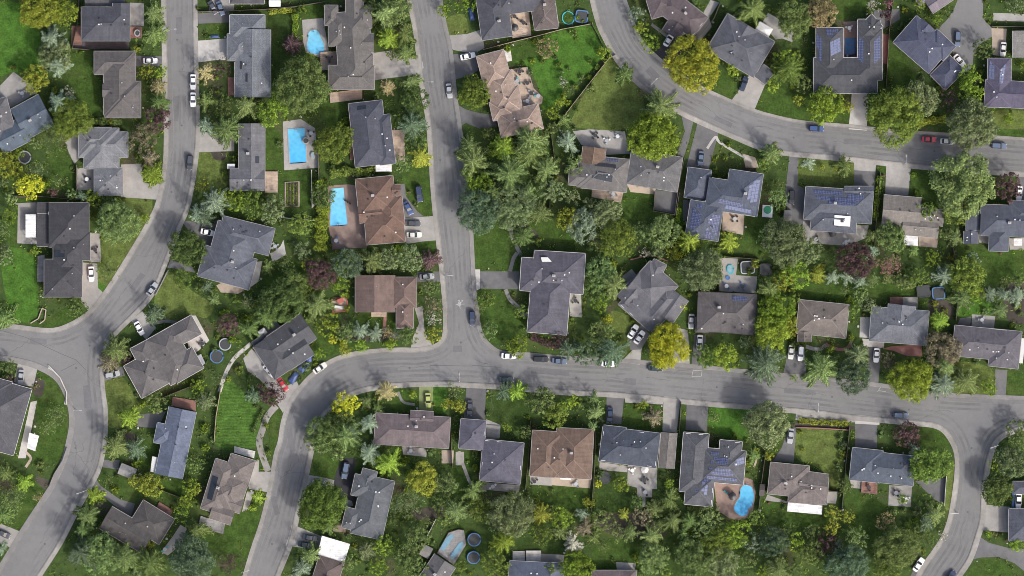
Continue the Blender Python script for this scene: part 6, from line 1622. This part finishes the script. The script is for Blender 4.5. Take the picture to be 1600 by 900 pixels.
for x, y, z, tb, nc, cm, um, where in FURN:
    if not where: continue
    X, Y = W(x, y); z += .045
    if tb:
        o = obj("patio_table", TM[tb]); o.location = (X, Y, z); tag(o, "round %s patio table %s" % ({"dark": "dark", "white": "white", "metal": "grey"}[tb], where), "patio table", "patio tables")
    if um:
        o = obj("patio_umbrella", UM[um]); o.location = (X + .02, Y, z); tag(o, "%s parasol %s" % ({"offwhite": "pale", "dark": "dark", "blue": "blue", "teal_plastic": "teal"}[um], where), "parasol", "patio parasols")
    off = random.uniform(0, 6.28)
    for k in range(nc):
        a = off + 2 * math.pi * k / max(nc, 1) if tb else off
        d = 1.0 if tb else 0
        o = obj("patio_chair", CM[cm]); o.location = (X + d * math.cos(a) + (0 if tb else k * .9 * math.cos(off + 1.57)), Y + d * math.sin(a) + (0 if tb else k * .9 * math.sin(off + 1.57)), z); o.rotation_euler = (0, 0, a + math.pi + random.uniform(-.3, .3))
        tag(o, "%s patio chair %s" % ({"dark": "dark", "white": "white", "fence": "brown", "metal": "grey", "blue": "blue", "teal_plastic": "teal"}[cm], where), "patio chair", "patio chairs " + where)

# ---------------------------------------------------------------- street lamps, bins
def street_lamp():
    t = thing("street_lamp", "", "street lamp", (0, 0, 0), 0, "street lamps"); H_ = 7.5
    mb = MB(); mb.tube([(0, 0, 0), (0, 0, H_ * .6), (.1, 0, H_ - .3), (.8, 0, H_)], [.10, .075, .06, .05], 8); obj("pole", mb.mesh("pole", [MAT["metal"]]), t)
    mb = MB(); mb.tube([(.75, 0, H_), (2.2, 0, H_ + .15)], [.05, .04], 6); obj("arm", mb.mesh("arm", [MAT["metal"]]), t)
    mb = MB(); mb.box((2.45, 0, H_ + .14), (.36, .14, .07)); obj("lamp_head", mb.mesh("lamp_head", [MAT["trim"]]), t)
    return t
LAMPS = [(1276,643,90,"where the lower street passes the rust-brown retaining wall"),(265,48,0,"west kerb of the loop road near the northern edge"),(1016,134,45,"inner kerb of the sweeping street by a dry lawn"),(434,822,170,"west kerb... "),(379,893,20,"west verge of the curved street at the southern edge"),
 (118,640,0,"inner corner of the western junction"),(718,596,90,"opposite the T junction's stem on the south kerb"),(1190,640,90,"south kerb by the large grey-green tree"),(1412,257,90,"south kerb of the upper street by the beige house drive"),(1494,800,180,"west kerb of the south-east bend"),(695,431,0,"kerb by the drive of the small brown gabled house"),(1556,694,200,"east corner of the south-east junction"),(137,765,200,"east kerb of the loop road above the curved drive"),(664,130,0,"west kerb of the cross street opposite the silver car")]
l0 = None
for x, y, a, where in LAMPS:
    if "..." in where: continue
    if l0 is None: l0 = o = street_lamp()
    else: o = copy_tree(l0)
    o.location = (*W(x, y), .1); o.rotation_euler = (0, 0, math.radians(a)); o["label"] = "grey street lamp, " + where

# ---------------------------------------------------------------- shrubs, hedges, ground cover
def shrub_proto(col, k):
    key = ("shrub", col, k)
    if key not in PROTO:
        R = 1.0; nl = 16; D = fib(nl) + rng.normal(size=(nl, 3)) * .25; D /= np.linalg.norm(D, axis=1, keepdims=True); D = D[D[:, 2] > -.2]
        C, N, S = [], [], []
        for d0 in D:
            c = d0 * np.array([.66, .66, .5]) * rng.uniform(.8, 1.25) + np.array([0, 0, .52]); n = 26
            d = rng.normal(size=(n, 3)); d /= np.linalg.norm(d, axis=1, keepdims=True); d[:, 2] = np.abs(d[:, 2])
            C.append(c + d * .36 * rng.uniform(.5, 1.1, (n, 1))); N.append(d + rng.normal(size=(n, 3)) * .4); S.append(rng.uniform(.10, .19, n))
        PROTO[key] = quads("shrub", np.concatenate(C), np.concatenate(N), np.concatenate(S), LMAT[col])
    return PROTO[key]

ALLHARD = HARD + ROOF_POLYS
def blocked(pts, margin_polys=ALLHARD):
    b = np.zeros(len(pts), bool)
    for pl in margin_polys: b |= inside(pts, pl)
    return b
def near_roof(pts):
    """distance in pixels to the closest roof edge corner line"""
    d = np.full(len(pts), 1e9)
    for pl in ROOF_POLYS + DRIVE_EDGE:
        n = len(pl)
        for i in range(n):
            a = np.array(pl[i], float); b = np.array(pl[(i + 1) % n], float); ab = b - a
            t = np.clip(((pts - a) @ ab) / max(ab @ ab, 1e-6), 0, 1)
            d = np.minimum(d, np.linalg.norm(pts - (a + t[:, None] * ab), axis=1))
    return d
DRIVE_EDGE = [p for m, p in DRIVES if m in MAT]
FP = [[p for p in f[0]] for f in FENCES if f[1]]
def near_fence(pts):
    d = np.full(len(pts), 1e9)
    for pl in FP:
        for i in range(len(pl) - 1):
            a = np.array(pl[i], float); b = np.array(pl[i + 1], float); ab = b - a
            t = np.clip(((pts - a) @ ab) / max(ab @ ab, 1e-6), 0, 1)
            d = np.minimum(d, np.linalg.norm(pts - (a + t[:, None] * ab), axis=1))
    return d
# the trees that fill the back gardens between the ones listed above
cand = np.stack([rng.uniform(5, 1595, 6000), rng.uniform(5, 895, 6000)], 1)
FILL = [[(600,775),(1480,790),(1480,900),(600,900)],[(95,790),(330,800),(330,900),(95,900)],[(395,400),(525,400),(525,500),(380,560)],[(860,320),(1130,380),(1130,470),(900,560)],[(1195,350),(1600,380),(1600,480),(1195,500)],[(715,205),(905,190),(905,345),(740,340)],[(470,600),(600,640),(600,740),(470,740)],[(0,190),(120,200),(110,310),(0,310)]]
reg = np.zeros(len(cand), bool)
for pl in FILL: reg |= inside(cand, pl)
lawnin = np.zeros(len(cand), bool)
for pl in LAWN_POLYS: lawnin |= inside(cand, pl)
SW = np.concatenate([np.array(v) for v in sm.values()])
dsw = np.min(np.hypot(cand[:, None, 0] - SW[None, :, 0], cand[:, None, 1] - SW[None, :, 1]), 1)
de = near_roof(cand); okf = ~blocked(cand) & ~lawnin & (dsw > 18) & (reg | (rng.random(len(cand)) < .25)); nf = 0
KEEP = [p for m, _, pl in ((0, 0, [(o.location.x / M_PX + 800, 450 - o.location.y / M_PX) for o in bpy.data.objects if o.get('category') in ('trampoline', 'swimming pool', 'tarpaulin', 'hot tub', 'paddling pool', 'sandpit', 'playset', 'play box', 'vegetable bed', 'shed', 'car', 'patio table', 'skylight')]),) for p in pl]
for (x, y), g_, d_ in zip(cand, okf, de):
    if not g_ or nf >= 62: continue
    r = min(random.uniform(9, 20), d_ * 1.1)
    if r < 8: continue
    if min(math.hypot(x - a, y - b) for a, b in KEEP) < r + 13: continue
    gap = min(math.hypot(x - t[0], y - t[1]) - t[2] for t in TREE_LIST)
    if gap < r * .45: continue
    c = random.choice(("Oc", "Cc", "Kc", "Hb", "Mb", "Bb", "Db", "Cb", "Ob", "Lb"))
    TREE_LIST.append((x, y, r, c)); plant(x, y, r, c); nf += 1
print("filled", nf)
cand = np.stack([rng.uniform(2, 1598, 9000), rng.uniform(2, 898, 9000)], 1)
TA = np.array([(t[0], t[1], t[2]) for t in TREE_LIST])
dt = np.min(np.hypot(cand[:, None, 0] - TA[None, :, 0], cand[:, None, 1] - TA[None, :, 1]) - TA[None, :, 2] * .9, 1)
lawnin = np.zeros(len(cand), bool)
for pl in LAWN_POLYS: lawnin |= inside(cand, pl)
ok = ~blocked(cand) & (dt > 2)
de = np.minimum(near_roof(cand), near_fence(cand))
# keep the pavements free
SW = np.concatenate([np.array(v) for v in sm.values()])
dsw = np.min(np.hypot(cand[:, None, 0] - SW[None, :, 0], cand[:, None, 1] - SW[None, :, 1]), 1)
ok &= (de > 4.5) & (dsw > 14)
ok &= (~lawnin & (de < 40)) | (lawnin & (de < 9))
SHRUBS = []
for (x, y), good in zip(cand, ok):
    if not good or len(SHRUBS) >= 285: continue
    r = random.choice((3, 4, 4, 5, 6, 7, 8))
    if any(math.hypot(x - a, y - b) < (r + q) * .95 for a, b, q, _ in SHRUBS): continue
    SHRUBS.append((x, y, r, random.choice("BBLLLVDMMOGHCCGV" if random.random() < .75 else "BDLMO")))
SHRUBS += [(1312,684,6,'O'),(1314,700,7,'D'),(1312,716,5,'B'),(1310,731,8,'M'),(1308,746,6,'O'),(1250,676,4,'L'),(1290,748,5,'B'),(1254,702,4,'V'),(868,90,5,'D'),(873,101,6,'B'),(877,113,5,'M'),(881,150,7,'L'),(888,161,6,'L'),(846,95,5,'B'),(832,97,5,'V'),(816,99,4,'B'),(770,84,5,'L'),(785,80,5,'B'),(850,60,5,'L'),(900,60,4,'B'),(908,120,5,'M'),(899,135,6,'L'),(888,108,4,'O'),(921,95,5,'B'),(934,80,5,'L')]
SHRUB_OBJ = []
for x, y, r, c in SHRUBS:
    o = obj("garden_shrub", shrub_proto(c, random.randrange(2)))
    o.location = (*W(x, y), 0); s = r * M_PX; o.scale = (s, s, s * random.uniform(.8, 1.3)); o.rotation_euler = (0, 0, random.uniform(0, 6.28))
    SHRUB_OBJ.append((o, x, y, r, c))

def hedge(pts, w, h, c, label):
    C, N, S = [], [], []
    for i in range(len(pts) - 1):
        a, b = np.array(W(*pts[i])), np.array(W(*pts[i + 1])); L = np.linalg.norm(b - a); u = (b - a) / L; nrm = np.array([-u[1], u[0]]); n = int(L * w * 26 + L * h * 20)
        t = rng.uniform(0, L, n); v = rng.uniform(-1, 1, n); z = rng.uniform(.1, 1, n); top = rng.random(n) < .6
        z = np.where(top, 1, z); v = np.where(top, v, np.sign(v))
        bump = 1 + .22 * np.sin(t * 1.7 + i) + rng.normal(size=n) * .08
        p = a + u * t[:, None] + nrm * (v * w / 2 * bump)[:, None]
        C.append(np.column_stack([p, z * h * bump])); N.append(np.column_stack([nrm[None, :] * np.where(top, v * .4, v)[:, None], np.where(top, 1, .3)]) + rng.normal(size=(n, 3)) * .4); S.append(rng.uniform(.14, .3, n))
    O = np.array([*W(*pts[0]), 0])
    o = obj("hedge", quads("hedge", np.concatenate(C) - O, np.concatenate(N), np.concatenate(S), LMAT[c])); o.location = O
    tag(o, label, "hedge", "garden hedges")
hedge([(138,192),(160,190),(191,191)], 2.2, 2.2, 'C', "green hedge between the stepped grey-brown house and the pale wide-driveway house")
hedge([(506,322),(503,350),(501,392)], 3.4, 2.6, 'L', "bright green hedge west of the terracotta pool terrace")
hedge([(1435,192),(1456,189),(1478,186)], 2.0, 1.6, 'V', "lime hedge south of the navy diagonal house")
hedge([(420,19),(440,17),(456,16)], 1.5, 1.3, 'V', "lime hedge at the north end of the narrow lawn")
hedge([(461,22),(462,40),(460,58)], 1.6, 1.4, 'L', "bright green hedge along the east side of the narrow lawn")
hedge([(1380,433),(1400,438),(1430,444)], 3.0, 2.0, 'O', "olive hedge behind the red-forecourt house")
hedge([(516,272),(540,268),(580,270)], 2.4, 2.0, 'B', "green hedge between the dark slate house and the brown pool house")
hedge([(1061,325),(1058,348)], 1.4, 1.2, 'L', "narrow bright hedge east of the dark carport pad")
hedge([(1374,275),(1370,315),(1367,345)], 1.3, 1.3, 'L', "narrow bright hedge along the drive of the beige house")
hedge([(1248,657),(1280,659),(1325,661)], 1.6, .9, 'V', "low yellowish hedge above the rust-brown retaining wall")
hedge([(395,676),(403,655),(412,640)], 1.0, 1.0, 'D', "dark narrow hedge between striped lawn and curved path")
hedge([(1166,727),(1178,716),(1183,700)], 1.6, 1.0, 'G', "olive-gold hedge in the bed east of the curved-pool house")
hedge([(105,590),(98,575),(84,562)], 1.0, .8, 'V', "low lime hedge along the wall in the western junction corner") if False else None
hedge([(1440,195),(1470,206)], 1.2, .8, 'D', "low dark hedge on the upper street's verge") if False else None
hedge([(830,525),(850,535),(880,540)], 2.0, 1.1, 'P', "dark purple hedge south of the big cross-shaped house")
hedge([(1180,590),(1176,577)], 1, 1, 'D', "x") if False else None
hedge([(785,82),(796,79)], 1, 1, 'L', "x") if False else None

# low plants that nobody could count
cand = np.stack([rng.uniform(-5, 1605, 26000), rng.uniform(-5, 905, 26000)], 1)
lawnin = np.zeros(len(cand), bool)
for pl in LAWN_POLYS: lawnin |= inside(cand, pl)
de = np.minimum(near_roof(cand), near_fence(cand))
ok = ~blocked(cand); ok &= ~lawnin | (rng.random(len(cand)) < .04) | ((de < 5) & (rng.random(len(cand)) < .4))
dsw = np.empty(len(cand))
for i in range(0, len(cand), 4000):
    q = cand[i:i + 4000]; dsw[i:i + 4000] = np.min(np.hypot(q[:, None, 0] - SW[None, :, 0], q[:, None, 1] - SW[None, :, 1]), 1)
ok &= (dsw > 12)
# plants gather in drifts
ph = np.sin(cand[:, 0] * .11 + np.sin(cand[:, 1] * .07) * 2) * np.cos(cand[:, 1] * .13 + np.sin(cand[:, 0] * .05) * 2)
ok &= (ph > -.1) | (rng.random(len(cand)) < .25)
G_ = cand[ok]
kinds = np.digitize(np.sin(G_[:, 0] * .053 + 1.7 * np.sin(G_[:, 1] * .041)) + rng.normal(size=len(G_)) * .45, [-.8, -.3, .25, .7])
for k, c in enumerate("DCBGL"):
    g = G_[kinds == k]; n = len(g) * 9
    base = np.repeat(np.array([W(x, y) for x, y in g]), 9, 0); rr = np.repeat(rng.uniform(.25, .75, len(g)), 9)
    d = rng.normal(size=(n, 3)); d[:, 2] = np.abs(d[:, 2]); d /= np.linalg.norm(d, axis=1, keepdims=True)
    C = np.column_stack([base + d[:, :2] * rr[:, None], .06 + d[:, 2] * rr * .8])
    o = obj("ground_cover_plants", quads("ground_cover_plants", C, d + rng.normal(size=(n, 3)) * .4 + np.array([0, 0, .3]), rng.uniform(.12, .26, n), LMAT[c])); o["kind"] = "stuff"

# ---------------------------------------------------------------- labels that say which tree, which shrub
MARKS = [(x, y, d, pl) for x, y, d, pl in HOUSE_INFO] + [(x, y, d, None) for x, y, d in POOL_INFO]
def street_marks():
    for key, d in (("A1", "the loop road"), ("A3", "the loop road"), ("B1", "the cross street"), ("C2", "the lower street"), ("D3", "the south-east bend"), ("C4", "the lower street"), ("F1", "the upper street"), ("F2", "the upper street")):
        for x, y in sm[key]:
            dd = d
            if key == "B1" and y > 545: dd = "the curved street"
            if key == "C2": dd = "the curved street" if x < 600 else ("the south-east bend" if x > 1450 else d)
            if key == "C4" and x < 760 and y < 540: dd = "the cross street"
            yield (x, y, dd, None)
STREETS = list(street_marks())
def pdist(x, y, m):
    if m[3] is None: return math.hypot(x - m[0], y - m[1]), m[0], m[1]
    best = (1e9, 0, 0)
    for pl in m[3]:
        for i in range(4):
            ax, ay = pl[i]; bx, by = pl[(i + 1) % 4]; L = (bx - ax) ** 2 + (by - ay) ** 2
            t = max(0, min(1, ((x - ax) * (bx - ax) + (y - ay) * (by - ay)) / max(L, 1e-6))); qx, qy = ax + t * (bx - ax), ay + t * (by - ay); d = math.hypot(x - qx, y - qy)
            if d < best[0]: best = (d, qx, qy)
    return best
DIRS = ["east", "north-east", "north", "north-west", "west", "south-west", "south", "south-east"]
def where(x, y):
    near = sorted(((pdist(x, y, m), m) for m in MARKS), key=lambda q: q[0][0])
    (d0, qx, qy), A = near[0]
    best = None
    cands = [((math.hypot(x - m[0], y - m[1]) + 5, m[0], m[1]), m) for m in STREETS] + near[1:8]
    for (d, bx, by), m in cands:
        if m[2] == A[2] or d > 95: continue
        v1 = (qx - x, qy - y); v2 = (bx - x, by - y); n = math.hypot(*v1) * math.hypot(*v2)
        if n < 1e-6: continue
        if (v1[0] * v2[0] + v1[1] * v2[1]) / n < -.35 and (best is None or d < best[0]): best = (d, m[2])
    if best: return A[2], best[1], None
    a = math.atan2(-(y - qy), x - qx) if d0 > 1 else math.atan2(-(y - A[1]), x - A[0])
    return A[2], None, DIRS[int(round(a / (math.pi / 4))) % 8]
ORD = ["biggest", "second biggest", "third biggest", "fourth biggest", "fifth biggest", "sixth biggest", "seventh biggest", "eighth biggest", "ninth biggest", "tenth biggest"]
def label_all(items, noun, cat, group):
    base = {}
    for o, x, y, r, c in items:
        A, B, d = where(x, y)
        n = noun(c); col = LEAFC[c[0]][0]
        phr = ("%s %s between %s and %s" % (col, n, A, B)) if B else ("%s %s %s of %s" % (col, n, d, A))
        base.setdefault(phr, []).append((r, o, x, y, c))
    for phr, L in base.items():
        L.sort(key=lambda q: -q[0])
        for i, (r, o, x, y, c) in enumerate(L):
            if len(L) == 1:
                big = "" if o.type == 'MESH' else ("large " if r > 24 else ("small " if r < 12 else ""))
                lab = big + phr
            else: lab = ORD[min(i, 9)] + " " + phr
            lab = ' '.join(lab.split()[:16])
            tag(o, lab, cat(c), group(c))
label_all(TREE_OBJ, lambda c: SHAPE_NAME[c[1]][1], lambda c: {"c": "conifer", "b": "tree", "n": "thin tree"}[c[1]], lambda c: {"c": "conifers among the gardens", "b": "leafy trees among the gardens", "n": "thin-leaved trees among the gardens"}[c[1]])
label_all(SHRUB_OBJ, lambda c: "shrub", lambda c: "shrub", lambda c: "garden shrubs")

# pale garden stones and pots along beds and patios
def rock_mesh(seed):
    R = random.Random(seed); D = fib(18); mb = MB()
    v = [(d[0] * R.uniform(.7, 1.1), d[1] * R.uniform(.6, 1.0), max(-.1, d[2] * R.uniform(.5, .8) + .25)) for d in D]
    import bmesh
    bm = bmesh.new(); [bm.verts.new(p) for p in v]; bmesh.ops.convex_hull(bm, input=bm.verts[:])
    me = bpy.data.meshes.new("garden_stone"); bm.to_mesh(me); bm.free(); me.materials.append(MAT["stone"]); return me
MAT["stone"] = plain("pale_stone", (.30, .29, .27), .9, var=.3)
MAT["clay"] = plain("clay_pot", (.22, .10, .065), .8)
RM = [rock_mesh(k) for k in range(4)]
cand = np.stack([rng.uniform(5, 1595, 5000), rng.uniform(5, 895, 5000)], 1)
de = np.minimum(near_roof(cand), near_fence(cand)); ok = ~blocked(cand) & (de < 6) & (de > 1.2)
dsw = np.min(np.hypot(cand[:, None, 0] - SW[None, :, 0], cand[:, None, 1] - SW[None, :, 1]), 1); ok &= dsw > 13
TA = np.array([t[:3] for t in TREE_LIST]); dt = np.min(np.hypot(cand[:, None, 0] - TA[None, :, 0], cand[:, None, 1] - TA[None, :, 1]) - TA[None, :, 2], 1); ok &= dt > 1
ROCKS, POTS = [], []
for x, y in cand[ok][:150]:
    if len(ROCKS) < 90 and random.random() < .7:
        o = obj("garden_stone", random.choice(RM)); s_ = random.uniform(.22, .5); o.scale = (s_, s_, s_ * .8); o.location = (*W(x, y), 0); o.rotation_euler = (0, 0, random.uniform(0, 6))
        ROCKS.append((o, x, y, s_, "Wb"))
    else:
        s_ = random.uniform(.22, .38); t = bpy.data.objects.new("flower_pot", None); COL.objects.link(t); t.location = (*W(x, y), 0); t.empty_display_size = .2
        mb = MB(); mb.tube([(0, 0, 0), (0, 0, s_ * 1.3)], [s_ * .7, s_], 12); mb.build("pot", MAT["clay"], t)
        o = obj("plant", shrub_proto(random.choice("BLRV"), 0), t); o.location = (0, 0, s_ * 1.1); o.scale = (s_ * 1.3,) * 3
        POTS.append((t, x, y, s_, "Bb"))
_old = LEAFC["W"]; LEAFC["W"] = ("pale", _old[1])
label_all(ROCKS, lambda c: "stone", lambda c: "garden stone", lambda c: "pale stones edging the gardens")
LEAFC["W"] = _old
_old = LEAFC["B"]; LEAFC["B"] = ("clay", _old[1])
label_all(POTS, lambda c: "flower pot", lambda c: "flower pot", lambda c: "flower pots in the gardens")
LEAFC["B"] = _old
